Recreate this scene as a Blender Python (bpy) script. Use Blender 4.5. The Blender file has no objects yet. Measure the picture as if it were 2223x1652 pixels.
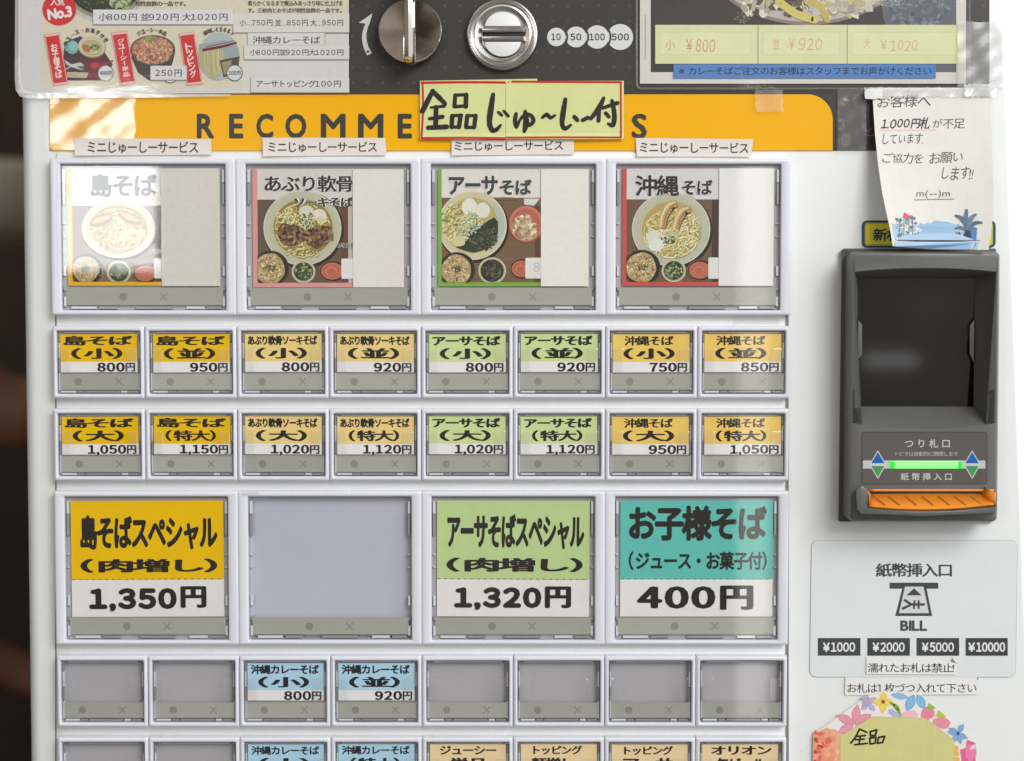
import bpy, bmesh, math, random
from mathutils import Vector, Matrix
from mathutils.geometry import tessellate_polygon

R = math.radians
SC = bpy.context.scene
COL = SC.collection
PI = math.pi
MM = 0.001

# ------------------------------------------------------------------ camera
PITCH = R(2.4)
F = 2222 * 52 / 36.0                  # focal length in page units (the page is 2222 x 1652 units)
U = 0.2304e-3                         # metres per page unit on the front panel
DIST = F * U
CEN = Vector((0, 0, 1.35))            # the point of the front panel the lens looks at
FWD = Vector((0, math.cos(PITCH), -math.sin(PITCH)))
UPV = Vector((0, math.sin(PITCH), math.cos(PITCH)))
CAM = CEN - FWD * DIST
cd = bpy.data.cameras.new('camera')
cam = bpy.data.objects.new('camera', cd)
COL.objects.link(cam)
cam.location = CAM
cam.rotation_euler = (PI / 2 - PITCH, 0, 0)
cd.lens = 52
cd.sensor_width = 36
cd.clip_start = 0.02
cd.clip_end = 200
cd.dof.use_dof = True
cd.dof.focus_distance = DIST - 0.004
cd.dof.aperture_fstop = 5.0
SC.camera = cam

# ------------------------------------------------------------------ world and lamps
world = bpy.data.worlds.new("World")
SC.world = world
world.use_nodes = True
wn = world.node_tree
for n in list(wn.nodes):
    wn.nodes.remove(n)


def wnode(t, **kw):
    n = wn.nodes.new(t)
    for k, v in kw.items():
        setattr(n, k, v)
    return n


def wmath(op, a, b=None):
    n = wnode('ShaderNodeMath', operation=op)
    for i, x in enumerate((a, b)):
        if x is None:
            continue
        if isinstance(x, (int, float)):
            n.inputs[i].default_value = x
        else:
            wn.links.new(x, n.inputs[i])
    return n.outputs[0]


wt = wnode('ShaderNodeTexCoord')
ws = wnode('ShaderNodeSeparateXYZ')
wn.links.new(wt.outputs['Generated'], ws.inputs[0])
side = wmath('ADD', ws.outputs['X'], wmath('MULTIPLY', ws.outputs['Y'], 0.35))
mr = wnode('ShaderNodeMapRange', interpolation_type='SMOOTHSTEP')
wn.links.new(side, mr.inputs[0])
mr.inputs[1].default_value = 0.05
mr.inputs[2].default_value = 0.5
mz = wnode('ShaderNodeMapRange', interpolation_type='SMOOTHSTEP')
wn.links.new(ws.outputs['Z'], mz.inputs[0])
mz.inputs[1].default_value = -0.55
mz.inputs[2].default_value = -0.2
mask = wmath('MULTIPLY', mr.outputs[0], mz.outputs[0])
mix = wnode('ShaderNodeMix', data_type='RGBA')
wn.links.new(mask, mix.inputs[0])
wz = wnode('ShaderNodeTexNoise')
wz.inputs['Scale'].default_value = 5.5
wz.inputs['Detail'].default_value = 3
wn.links.new(wt.outputs['Generated'], wz.inputs['Vector'])
wr = wnode('ShaderNodeValToRGB')                          # the dim cluttered shop in front and to the left
wr.color_ramp.elements[0].position = 0.36
wr.color_ramp.elements[0].color = (0.045, 0.036, 0.030, 1)
wr.color_ramp.elements[1].position = 0.68
wr.color_ramp.elements[1].color = (0.46, 0.42, 0.375, 1)
wn.links.new(wz.outputs['Fac'], wr.inputs[0])
wn.links.new(wr.outputs[0], mix.inputs[6])
mix.inputs[7].default_value = (1.45, 1.52, 1.55, 1)      # open overcast daylight on the right
bg = wnode('ShaderNodeBackground')
wn.links.new(mix.outputs[2], bg.inputs[0])
bg.inputs[1].default_value = 1.0
wo = wnode('ShaderNodeOutputWorld')
wn.links.new(bg.outputs[0], wo.inputs[0])


def area(name, loc, target, sx, sy, radiance, col=(1, 1, 1)):
    l = bpy.data.lights.new(name, 'AREA')
    l.shape = 'RECTANGLE'
    l.size, l.size_y = sx, sy
    l.energy = radiance * PI * sx * sy
    l.color = col
    o = bpy.data.objects.new(name, l)
    COL.objects.link(o)
    o.location = loc
    o.rotation_euler = (Vector(target) - Vector(loc)).to_track_quat('-Z', 'Y').to_euler()
    return o


area('daylight_doorway', (1.0, -1.7, 2.45), (0.05, 0, 1.35), 1.0, 1.0, 9.0, (1, 1, 0.985))
area('upper_left_fill', (-0.5, -1.3, 2.7), (0, 0, 1.3), 1.6, 1.0, 0.5, (1, 0.975, 0.94))  # added fill lamp at the upper left, not a source in the shop


def mirror_point(px, py, L, out=5 * MM):
    """where a bright thing L metres in front of the panel must stand to be mirrored at page point (px, py)"""
    d = (Vector((1, 0, 0)) * (px - 1111) / F + UPV * (826 - py) / F + FWD).normalized()
    t = (-out - CAM.y) / d.y
    p = CAM + d * t
    r = Vector((d.x, -d.y, d.z))
    return p + r * ((-L - p.y) / r.y)


def window_lamp(name, x0, y0, x1, y1, L, radiance, col):
    a, b = mirror_point(x0, y0, L), mirror_point(x1, y1, L)
    c = (a + b) / 2
    o = area(name, c, c + Vector((0, 1, 0)), abs(a.x - b.x), abs(a.z - b.z), radiance, col)
    return o


window_lamp('shop_window', 128, 207, 342, 585, 1.7, 18, (0.95, 0.98, 1))
window_lamp('bill_window_glare_lamp', 1876, 768, 1992, 796, 1.7, 1.2, (0.95, 0.97, 1))  # dim lamp added for the soft reflection in the bill window
window_lamp('door_gap', 1606, 190, 1664, 1560, 1.7, 4.2, (1, 0.98, 0.93))

vs = SC.view_settings
vs.view_transform = 'Standard'
vs.look = 'None'
vs.exposure = 0.18
vs.gamma = 1.0
vs.use_curve_mapping = False
SC.cycles.use_denoising = True
SC.cycles.max_bounces = 8
SC.cycles.transparent_max_bounces = 12
SC.cycles.caustics_reflective = False
SC.cycles.caustics_refractive = False


# ------------------------------------------------------------------ helpers
def lin(c):
    o = []
    for v in c:
        v = v / 255.0
        o.append(v / 12.92 if v <= 0.04045 else ((v + 0.055) / 1.055) ** 2.4)
    return tuple(o)


GAIN = 1.0


def alb(c):
    return tuple(min(0.86, x * GAIN) for x in lin(c)) + (1,)


def W(x, y, out=0.0):
    """page point (x, y) to the plane `out` metres in front of the panel"""
    d = Vector((1, 0, 0)) * ((x - 1111) / F) + UPV * ((826 - y) / F) + FWD
    t = (-out - CAM.y) / d.y
    return CAM + d * t


def tag(o, label=None, cat=None, group=None, kind=None):
    if label: o['label'] = label
    if cat: o['category'] = cat
    if group: o['group'] = group
    if kind: o['kind'] = kind
    return o


def empty(name, loc=(0, 0, 0), parent=None):
    o = bpy.data.objects.new(name, None)
    COL.objects.link(o)
    o.location = loc
    o.empty_display_size = 0.02
    if parent: put(o, parent)
    return o


def put(o, parent):
    o.parent = parent
    o.matrix_parent_inverse = parent.matrix_basis.inverted()   # every object keeps its own world place


def link(name, me, mat=None, parent=None):
    o = bpy.data.objects.new(name, me)
    COL.objects.link(o)
    if mat and not me.materials: me.materials.append(mat)
    if parent: put(o, parent)
    return o


# ------------------------------------------------------------------ materials
def mat(name, col=None, rough=0.5, metal=0.0, spec=0.5, attr=False, noise=0.0, nscale=60, bump=0.0, bscale=400,
        emit=None, estr=0, coat=0.0, stretch=None, rnoise=0.0, specks=0.0):
    m = bpy.data.materials.new(name)
    m.use_nodes = True
    nt = m.node_tree
    b = nt.nodes['Principled BSDF']
    b.inputs['Roughness'].default_value = rough
    b.inputs['Metallic'].default_value = metal
    b.inputs['Specular IOR Level'].default_value = spec
    b.inputs['Coat Weight'].default_value = coat
    tc = nt.nodes.new('ShaderNodeTexCoord')
    mp = nt.nodes.new('ShaderNodeMapping')
    nt.links.new(tc.outputs['Object'], mp.inputs[0])
    if stretch: mp.inputs['Scale'].default_value = stretch
    if attr:
        a = nt.nodes.new('ShaderNodeAttribute')
        a.attribute_name = 'ink'
        src = a.outputs['Color']
    else:
        rgb = nt.nodes.new('ShaderNodeRGB')
        rgb.outputs[0].default_value = alb(col)
        src = rgb.outputs[0]
    if noise:
        nz = nt.nodes.new('ShaderNodeTexNoise')
        nz.inputs['Scale'].default_value = nscale
        nz.inputs['Detail'].default_value = 6
        nz.inputs['Roughness'].default_value = 0.65
        nt.links.new(mp.outputs[0], nz.inputs['Vector'])
        r = nt.nodes.new('ShaderNodeMapRange')
        r.inputs[1].default_value = 0.25
        r.inputs[2].default_value = 0.75
        r.inputs[3].default_value = 1 - noise
        r.inputs[4].default_value = 1 + noise * 0.5
        nt.links.new(nz.outputs['Fac'], r.inputs[0])
        mx = nt.nodes.new('ShaderNodeMix')
        mx.data_type = 'RGBA'
        mx.blend_type = 'MULTIPLY'
        mx.inputs[0].default_value = 1
        nt.links.new(src, mx.inputs[6])
        nt.links.new(r.outputs[0], mx.inputs[7])
        src = mx.outputs[2]
        if rnoise:
            r2 = nt.nodes.new('ShaderNodeMapRange')
            r2.inputs[3].default_value = rough - rnoise
            r2.inputs[4].default_value = rough + rnoise
            nt.links.new(nz.outputs['Fac'], r2.inputs[0])
            nt.links.new(r2.outputs[0], b.inputs['Roughness'])
    if specks:
        vo = nt.nodes.new('ShaderNodeTexVoronoi')
        vo.inputs['Scale'].default_value = 75
        nt.links.new(mp.outputs[0], vo.inputs['Vector'])
        sx = nt.nodes.new('ShaderNodeSeparateColor')
        nt.links.new(vo.outputs['Color'], sx.inputs[0])
        pick = nt.nodes.new('ShaderNodeMath'); pick.operation = 'GREATER_THAN'; pick.inputs[1].default_value = 1 - specks
        nt.links.new(sx.outputs[0], pick.inputs[0])
        rr = nt.nodes.new('ShaderNodeMapRange')
        rr.inputs[1].default_value = 0.03; rr.inputs[2].default_value = 0.075; rr.inputs[3].default_value = 0.42; rr.inputs[4].default_value = 0
        nt.links.new(vo.outputs['Distance'], rr.inputs[0])
        mm = nt.nodes.new('ShaderNodeMath'); mm.operation = 'MULTIPLY'
        nt.links.new(pick.outputs[0], mm.inputs[0]); nt.links.new(rr.outputs[0], mm.inputs[1])
        m3 = nt.nodes.new('ShaderNodeMix'); m3.data_type = 'RGBA'
        nt.links.new(mm.outputs[0], m3.inputs[0]); nt.links.new(src, m3.inputs[6]); m3.inputs[7].default_value = (0.1, 0.09, 0.08, 1)
        src = m3.outputs[2]
    nt.links.new(src, b.inputs['Base Color'])
    if bump:
        nb = nt.nodes.new('ShaderNodeTexNoise')
        nb.inputs['Scale'].default_value = bscale
        nb.inputs['Detail'].default_value = 3
        nt.links.new(mp.outputs[0], nb.inputs['Vector'])
        bp = nt.nodes.new('ShaderNodeBump')
        bp.inputs['Strength'].default_value = bump
        bp.inputs['Distance'].default_value = 0.001
        nt.links.new(nb.outputs['Fac'], bp.inputs['Height'])
        nt.links.new(bp.outputs[0], b.inputs['Normal'])
    if emit:
        b.inputs['Emission Color'].default_value = lin(emit) + (1,)
        b.inputs['Emission Strength'].default_value = estr
    return m


def clear_mat(name, rough=0.03, gain=1.6, bump=0.0, bscale=60, tint=(1, 1, 1), stretch=None, haze=0.0):
    m = bpy.data.materials.new(name)
    m.use_nodes = True
    nt = m.node_tree
    nt.nodes.clear()
    out = nt.nodes.new('ShaderNodeOutputMaterial')
    mixs = nt.nodes.new('ShaderNodeMixShader')
    tr = nt.nodes.new('ShaderNodeBsdfTransparent')
    tr.inputs[0].default_value = tint + (1,)
    gl = nt.nodes.new('ShaderNodeBsdfGlossy')
    gl.inputs['Roughness'].default_value = rough
    fr = nt.nodes.new('ShaderNodeFresnel')
    gm = nt.nodes.new('ShaderNodeNewGeometry')
    ir = nt.nodes.new('ShaderNodeMapRange')          # a thin sheet mirrors the same from both sides
    ir.inputs[3].default_value = 1.46
    ir.inputs[4].default_value = 1 / 1.46
    nt.links.new(gm.outputs['Backfacing'], ir.inputs[0])
    nt.links.new(ir.outputs[0], fr.inputs[0])
    mu = nt.nodes.new('ShaderNodeMath')
    mu.operation = 'MULTIPLY'
    mu.use_clamp = True
    mu.inputs[1].default_value = gain
    nt.links.new(fr.outputs[0], mu.inputs[0])
    nt.links.new(mu.outputs[0], mixs.inputs[0])
    last = tr.outputs[0]
    if haze:
        df = nt.nodes.new('ShaderNodeBsdfDiffuse')
        df.inputs[0].default_value = (0.8, 0.8, 0.8, 1)
        m2 = nt.nodes.new('ShaderNodeMixShader')
        m2.inputs[0].default_value = haze
        nt.links.new(tr.outputs[0], m2.inputs[1])
        nt.links.new(df.outputs[0], m2.inputs[2])
        last = m2.outputs[0]
    nt.links.new(last, mixs.inputs[1])
    nt.links.new(gl.outputs[0], mixs.inputs[2])
    nt.links.new(mixs.outputs[0], out.inputs[0])
    if bump:
        tc = nt.nodes.new('ShaderNodeTexCoord')
        mp = nt.nodes.new('ShaderNodeMapping')
        if stretch: mp.inputs['Scale'].default_value = stretch
        nt.links.new(tc.outputs['Object'], mp.inputs[0])
        nb = nt.nodes.new('ShaderNodeTexNoise')
        nb.inputs['Scale'].default_value = bscale
        nb.inputs['Detail'].default_value = 4
        nt.links.new(mp.outputs[0], nb.inputs['Vector'])
        bp = nt.nodes.new('ShaderNodeBump')
        bp.inputs['Strength'].default_value = bump
        bp.inputs['Distance'].default_value = 0.001
        nt.links.new(nb.outputs['Fac'], bp.inputs['Height'])
        nt.links.new(bp.outputs[0], gl.inputs['Normal'])
        nt.links.new(bp.outputs[0], fr.inputs['Normal'])
    return m


M_PANEL = mat('white_steel', (229, 231, 230), 0.38, noise=0.035, nscale=14, bump=0.015, bscale=900, rnoise=0.08, specks=0.05)
M_SLAB = mat('white_button_panel', (229, 231, 228), 0.4, noise=0.03, nscale=30, specks=0.06)
M_BEZEL = mat('lilac_white_plastic', (221, 222, 230), 0.26, noise=0.03, nscale=70, rnoise=0.08, specks=0.03)
M_WELL = mat('grey_well_plastic', (176, 175, 180), 0.4)
M_BACK = mat('empty_label_backing', (176, 174, 178), 0.42, noise=0.08, nscale=30, rnoise=0.1)
M_BACK2 = mat('lilac_label_backing', (188, 190, 203), 0.4, noise=0.10, nscale=16, rnoise=0.12)
M_PRINT = mat('printed_paper', attr=True, rough=0.55, spec=0.16, noise=0.05, nscale=120, bump=0.05, bscale=220)
M_PHOTO = mat('printed_photo_paper', attr=True, rough=0.5, spec=0.3, noise=0.06, nscale=420, bump=0.03, bscale=220)
M_FILM = mat('printed_film', attr=True, rough=0.34, spec=0.22, noise=0.03, nscale=60, rnoise=0.06)
M_STRIP = mat('grey_status_film', attr=True, rough=0.42, spec=0.4, noise=0.04, nscale=160, stretch=(1, 1, 3))
M_CLEAR = clear_mat('clear_acrylic', 0.02, 1.05, bump=0.012, bscale=25)
M_TAB = clear_mat('clear_acrylic_rail', 0.05, 2.0, bump=0.02, bscale=40, haze=0.05)
M_RIB = mat('clear_acrylic_rib', (214, 216, 222), 0.12, spec=0.8)  # pale colour paints the glints of the cover's clear edge
M_RIBD = mat('clear_acrylic_shadowed_rib', (150, 150, 155), 0.15, spec=0.8)  # same clear rib, with shade put into its colour
M_LAM = clear_mat('laminate_film', 0.06, 1.3, bump=0.10, bscale=30, stretch=(1, 1, 2.2), haze=0.015)
M_TAPE = clear_mat('clear_tape', 0.09, 1.9, bump=0.22, bscale=70, stretch=(1.2, 1, 1), haze=0.10)
M_TAPEW = clear_mat('cloudy_tape', 0.2, 2.0, bump=0.2, bscale=120, stretch=(1, 1, 1), haze=0.35)
M_CHROME = mat('chrome', (202, 194, 184), 0.07, metal=1, noise=0.05, nscale=40, bump=0.03, bscale=38, stretch=(.6, 1, 1.6))
M_STEEL = mat('brushed_steel', (208, 205, 200), 0.24, metal=1, noise=0.04, nscale=60)
M_STEELD = mat('brushed_bar_steel', (170, 166, 160), 0.3, metal=1, noise=0.08, nscale=90, stretch=(0.15, 1, 3))
M_WHITE = mat('white_plastic', (232, 232, 230), 0.35)
M_BLACK = mat('black_slot', (14, 14, 14), 0.6)
M_GREY = mat('dark_grey_plastic', (99, 99, 98), 0.36, spec=0.45, noise=0.03, nscale=200, bump=0.03, bscale=2500)
M_GREYD = mat('dark_grey_gasket', (70, 68, 66), 0.5)
M_GLASS = mat('black_window_gloss', (13, 13, 13), 0.05, spec=0.8, bump=0.004, bscale=20)
M_ORANGE = mat('orange_plastic', (236, 142, 40), 0.36, noise=0.03, nscale=100)
M_ORANGED = mat('orange_plastic_groove', (170, 92, 20), 0.5)
M_LED = mat('green_lamp', (110, 220, 110), 0.3, emit=(135, 246, 128), estr=0.75)
M_LEDS = mat('green_lamp_end', (0, 200, 40), 0.3, emit=(0, 235, 40), estr=0.8)


# ------------------------------------------------------------------ mesh builder
class MB:
    def __init__(s):
        s.v, s.f, s.mi = [], [], []

    def add(s, vs, fs, mi=0):
        b = len(s.v)
        s.v += [tuple(v) for v in vs]
        s.f += [tuple(i + b for i in f) for f in fs]
        s.mi += [mi] * len(fs)

    def loft(s, loops, cap0=False, cap1=True, mi=0):
        n = len(loops[0])
        vs = [p for l in loops for p in l]
        fs = []
        for k in range(len(loops) - 1):
            for i in range(n):
                j = (i + 1) % n
                fs.append((k * n + i, k * n + j, (k + 1) * n + j, (k + 1) * n + i))
        if cap0: fs.append(tuple(range(n))[::-1])
        if cap1: fs.append(tuple((len(loops) - 1) * n + i for i in range(n)))
        s.add(vs, fs, mi)

    def box(s, a, b, mi=0):
        (x0, y0, z0), (x1, y1, z1) = a, b
        vs = [(x0, y0, z0), (x1, y0, z0), (x1, y1, z0), (x0, y1, z0), (x0, y0, z1), (x1, y0, z1), (x1, y1, z1), (x0, y1, z1)]
        s.add(vs, [(0, 3, 2, 1), (4, 5, 6, 7), (0, 1, 5, 4), (1, 2, 6, 5), (2, 3, 7, 6), (3, 0, 4, 7)], mi)

    def flat(s, outer, holes=(), mi=0):
        """flat face with holes; lists of Vectors"""
        loops = [list(outer)] + [list(h) for h in holes]
        tris = tessellate_polygon(loops)
        s.add([p for l in loops for p in l], [tuple(t) for t in tris], mi)

    def mesh(s, name, mats, smooth=35):
        me = bpy.data.meshes.new(name)
        me.from_pydata(s.v, [], s.f)
        for m in (mats if isinstance(mats, (list, tuple)) else [mats]): me.materials.append(m)
        me.polygons.foreach_set('material_index', s.mi)
        bm = bmesh.new()
        bm.from_mesh(me)
        bmesh.ops.remove_doubles(bm, verts=bm.verts, dist=1e-6)
        bmesh.ops.recalc_face_normals(bm, faces=bm.faces)
        bm.to_mesh(me)
        bm.free()
        if smooth:
            me.shade_smooth()
            me.set_sharp_from_angle(angle=R(smooth))
        return me

    def obj(s, name, mats, parent=None, smooth=35):
        return link(name, s.mesh(name, mats, smooth), None, parent)


def rrect(x0, y0, x1, y1, r, n=5):
    """rounded rectangle in page orientation (y down), list of 2-D points"""
    r = max(r, 1e-5)
    pts = []
    for cx, cy, a0 in ((x1 - r, y0 + r, -90), (x1 - r, y1 - r, 0), (x0 + r, y1 - r, 90), (x0 + r, y0 + r, 180)):
        for i in range(n + 1):
            a = R(a0 + 90 * i / n)
            pts.append((cx + r * math.cos(a), cy + r * math.sin(a)))
    return pts


def inset(pts, d):
    """move a closed 2-D outline inwards (any winding) by d"""
    n = len(pts)
    A = sum(pts[i][0] * pts[(i + 1) % n][1] - pts[(i + 1) % n][0] * pts[i][1] for i in range(n))
    sg = 1 if A > 0 else -1
    out = []
    for i in range(n):
        p0, p1, p2 = Vector(pts[i - 1]), Vector(pts[i]), Vector(pts[(i + 1) % n])
        e1, e2 = (p1 - p0), (p2 - p1)
        if e1.length < 1e-9: e1 = e2
        if e2.length < 1e-9: e2 = e1
        e1.normalize(); e2.normalize()
        n1, n2 = Vector((-e1.y, e1.x)) * sg, Vector((-e2.y, e2.x)) * sg
        b = n1 + n2
        if b.length < 1e-6: b = n1.copy()
        b.normalize()
        k = d / max(0.35, b.dot(n1))
        out.append(tuple(p1 + b * k))
    return out


def prism(mb, pts, o0, o1, bev=1.5, mi=0, cap0=False):
    """outline in page units, raised from o0 to o1 (metres in front of the panel), softly bevelled"""
    L = [[W(x, y, o0) for x, y in pts], [W(x, y, o1 - bev * U) for x, y in pts],
         [W(x, y, o1 - bev * U * 0.3) for x, y in inset(pts, bev * 0.3)], [W(x, y, o1) for x, y in inset(pts, bev)]]
    mb.loft(L, cap0, False, mi)
    mb.flat(L[-1], mi=mi)


# ------------------------------------------------------------------ lettering
GLY = {}
_cu = bpy.data.curves.new('glyph', 'FONT')
_cu.size = 1
_cu.resolution_u = 3
_go = bpy.data.objects.new('glyph', _cu)


def glyph(ch):
    if ch not in GLY:
        if _go.name not in COL.objects: COL.objects.link(_go)
        _cu.body = ch
        dg = bpy.context.evaluated_depsgraph_get()
        me = bpy.data.meshes.new_from_object(_go.evaluated_get(dg))
        vs = [(v.co.x, v.co.y) for v in me.vertices]
        fs = [tuple(p.vertices) for p in me.polygons]
        bpy.data.meshes.remove(me)
        b = (min(v[0] for v in vs), max(v[0] for v in vs)) if vs else (0, 0.3)
        GLY[ch] = (vs, fs, b)
    return GLY[ch]


def layout(s, gap=0.13, cjk_gap=0.0):
    """glyphs of s set along a line -> list of (glyph char, x offset), using ink widths for figures and latin"""
    x = 0.0
    res = []
    for ch in s:
        if ch == ' ':
            x += 0.34
            continue
        if ch == '\u3000':
            x += 0.6
            continue
        vs, fs, b = glyph(ch)
        if ch.isascii() or 0xFF10 <= ord(ch) <= 0xFF19 or ch in '，．':
            res.append((ch, x - b[0]))
            x += b[1] - b[0] + gap
        else:
            w = 0.93 + cjk_gap
            if ch in '（）': 
                res.append((ch, x - b[0] + 0.06)); x += b[1] - b[0] + 0.18
            else:
                res.append((ch, x)); x += w
    return res


FW = str.maketrans('0123456789', '０１２３４５６７８９')
INK = (42, 39, 37)


def clip_poly(pts, rect):
    x0, y0, x1, y1 = rect
    for ax, lim, sg in ((0, x0, 1), (0, x1, -1), (1, y0, 1), (1, y1, -1)):
        out = []
        n = len(pts)
        for i in range(n):
            a, b = pts[i - 1], pts[i]
            da, db = (a[ax] - lim) * sg, (b[ax] - lim) * sg
            if (da >= 0) != (db >= 0):
                t = da / (da - db)
                out.append((a[0] + (b[0] - a[0]) * t, a[1] + (b[1] - a[1]) * t))
            if db >= 0: out.append(b)
        pts = out
        if len(pts) < 3: return []
    return pts


class Print:
    """flat printed artwork: coloured shapes laid on each other, one mesh with an ink colour per vertex"""
    EPS = 2.0e-6

    def __init__(s, k=1.0, ox=0.0, oy=0.0, rnd=1):
        s.k, s.ox, s.oy = k, ox, oy
        s.v, s.c, s.d, s.f = [], [], [], []
        s.layer = 0
        s.rect = None
        s.rnd = random.Random(rnd)

    def clip(s, x0, y0, x1, y1):
        k = s.k
        s.rect = (s.ox + x0 * k, s.oy + y0 * k, s.ox + x1 * k, s.oy + y1 * k)

    def noclip(s): s.rect = None

    def _face(s, pts, col):
        if s.rect:
            r = s.rect
            if any(p[0] < r[0] or p[0] > r[2] or p[1] < r[1] or p[1] > r[3] for p in pts):
                pts = clip_poly(pts, r)
                if not pts: return
        b = len(s.v)
        s.v += pts
        s.c += [col] * len(pts)
        s.d += [s.layer] * len(pts)
        s.f.append(tuple(range(b, b + len(pts))))

    def _t(s, pts): return [(s.ox + x * s.k, s.oy + y * s.k) for x, y in pts]

    def convex(s, pts, col, up=True):
        if up: s.layer += 1
        s._face(s._t(pts), alb(col))

    def poly(s, pts, col):
        s.layer += 1
        p = s._t(pts)
        c = alb(col)
        for t in tessellate_polygon([[Vector((x, y, 0)) for x, y in p]]):
            s._face([p[i] for i in t], c)

    def rectf(s, x0, y0, x1, y1, col, grid=1):
        s.layer += 1
        for i in range(grid):
            for j in range(grid):
                a, b = x0 + (x1 - x0) * i / grid, x0 + (x1 - x0) * (i + 1) / grid
                c, d = y0 + (y1 - y0) * j / grid, y0 + (y1 - y0) * (j + 1) / grid
                s._face(s._t([(a, c), (b, c), (b, d), (a, d)]), alb(col))

    def rrect(s, x0, y0, x1, y1, r, col): s.convex(rrect(x0, y0, x1, y1, r), col)

    def ell(s, cx, cy, rx, ry, col, rot=0, n=40, wob=0.0):
        ca, sa = math.cos(R(rot)), math.sin(R(rot))
        ph = [s.rnd.uniform(0, 6.28) for _ in range(3)]
        pts = []
        for i in range(n):
            a = 2 * PI * i / n
            w = 1 + wob * (math.sin(3 * a + ph[0]) * .5 + math.sin(5 * a + ph[1]) * .35 + math.sin(8 * a + ph[2]) * .25)
            x, y = rx * w * math.cos(a), ry * w * math.sin(a)
            pts.append((cx + x * ca - y * sa, cy + x * sa + y * ca))
        if wob > 0.25: s.poly(pts, col)
        else: s.convex(pts, col)

    def stroke(s, pts, w, col, caps=True, smooth=3, jit=0.0, up=True):
        """ribbon of width w (number or list) along pts"""
        if not isinstance(w, (list, tuple)): w = [w] * len(pts)
        P, Wd = [], []
        n = len(pts)
        if smooth and n > 2:
            for i in range(n - 1):
                p0, p1, p2, p3 = pts[max(i - 1, 0)], pts[i], pts[i + 1], pts[min(i + 2, n - 1)]
                for q in range(smooth):
                    t = q / smooth
                    P.append(tuple(0.5 * (2 * p1[a] + (p2[a] - p0[a]) * t + (2 * p0[a] - 5 * p1[a] + 4 * p2[a] - p3[a]) * t * t
                                          + (3 * p1[a] - p0[a] - 3 * p2[a] + p3[a]) * t ** 3) for a in (0, 1)))
                    Wd.append(w[i] + (w[i + 1] - w[i]) * t)
            P.append(pts[-1]); Wd.append(w[-1])
        else:
            P, Wd = list(pts), list(w)
        if up: s.layer += 1
        c = alb(col)
        if jit: Wd = [x * s.rnd.uniform(1 - jit, 1 + jit) for x in Wd]
        for i in range(len(P) - 1):
            a, b = Vector(P[i]), Vector(P[i + 1])
            d = b - a
            if d.length < 1e-6: continue
            nr = Vector((-d.y, d.x)).normalized()
            wa, wb = Wd[i] / 2, Wd[i + 1] / 2
            s._face(s._t([a + nr * wa, b + nr * wb, b - nr * wb, a - nr * wa]), c)
        if caps:
            s.layer += 1
            for p, ww in zip(P, Wd):
                s._face(s._t([(p[0] + ww / 2 * math.cos(2 * PI * i / 8), p[1] + ww / 2 * math.sin(2 * PI * i / 8)) for i in range(8)]), c)

    def text(s, body, x0, y0, x1, y1, col=INK, bold=0.0, rot=0, shear=0.0, gap=0.13, wide=True, jit=0.0, n=8):
        """lettering fitted to the box (x0, y0)-(x1, y1)"""
        if wide: body = body.translate(FW)
        L = layout(body, gap)
        inst = []
        for ch, dx in L:
            vs, fs, b = glyph(ch)
            if jit:
                a = s.rnd.uniform(-jit, jit) * 0.5
                sc = 1 + s.rnd.uniform(-jit, jit) * 0.6
                oy = s.rnd.uniform(-jit, jit) * 0.4
                ca, sa = math.cos(a) * sc, math.sin(a) * sc
                mx = (b[0] + b[1]) / 2
                vs = [(mx + (x - mx) * ca - (y - .35) * sa, .35 + (x - mx) * sa + (y - .35) * ca + oy) for x, y in vs]
            inst.append(([(x + dx + shear * y, y) for x, y in vs], fs))
        X = [x for vs, _ in inst for x, _ in vs]
        Y = [y for vs, _ in inst for _, y in vs]
        wd = ((x1 - x0) / (max(X) - min(X))) / max(1e-9, (y1 - y0) / (max(Y) - min(Y)))
        by = bold * (0.52 if wd > 1.35 else 0.6 if wd > 1.1 else 1.0)
        bx = bold * (1.35 if wd < 0.75 else 1.0)
        bx0, bx1, by0, by1 = min(X) - bx, max(X) + bx, min(Y) - by, max(Y) + by
        sx, sy = (x1 - x0) / (bx1 - bx0), (y1 - y0) / (by1 - by0)
        cx, cy = (x0 + x1) / 2, (y0 + y1) / 2
        ca, sa = math.cos(R(rot)), math.sin(R(rot))
        offs = [(0, 0)]
        if bold: offs += [(bx * math.cos(2 * PI * i / n), by * math.sin(2 * PI * i / n)) for i in range(n)]
        c = alb(col)
        for ox, oy in offs:
            s.layer += 1
            for vs, fs in inst:
                pts = []
                for x, y in vs:
                    px, py = x0 + (x + ox - bx0) * sx, y1 - (y + oy - by0) * sy
                    if rot:
                        dx, dy = px - cx, py - cy
                        px, py = cx + dx * ca - dy * sa, cy + dx * sa + dy * ca
                    pts.append((px, py))
                pts = s._t(pts)
                for f in fs: s._face([pts[i] for i in f], c)

    def build(s, name, m, parent=None, out=0.0, at=None):
        """at(x, y, depth) -> world point; default: page point on the plane `out` (number or function)"""
        me = bpy.data.meshes.new(name)
        vs = []
        eps = min(s.EPS, 0.36e-3 / max(1, s.layer))
        for (x, y), d in zip(s.v, s.d):
            dd = d * eps + (0.09 * MM if callable(out) and d > 2 else 0)
            if at: vs.append(at(x, y, dd))
            else: vs.append(W(x, y, (out(x, y) if callable(out) else out) + dd))
        me.from_pydata([tuple(v) for v in vs], [], s.f)
        a = me.attributes.new('ink', 'FLOAT_COLOR', 'POINT')
        a.data.foreach_set('color', [q for c in s.c for q in c])
        o = link(name, me, m, parent)
        # one facing for all shapes
        flip = [p for p in me.polygons if p.normal.y > 0]
        for p in flip: p.flip()
        return o


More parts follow.
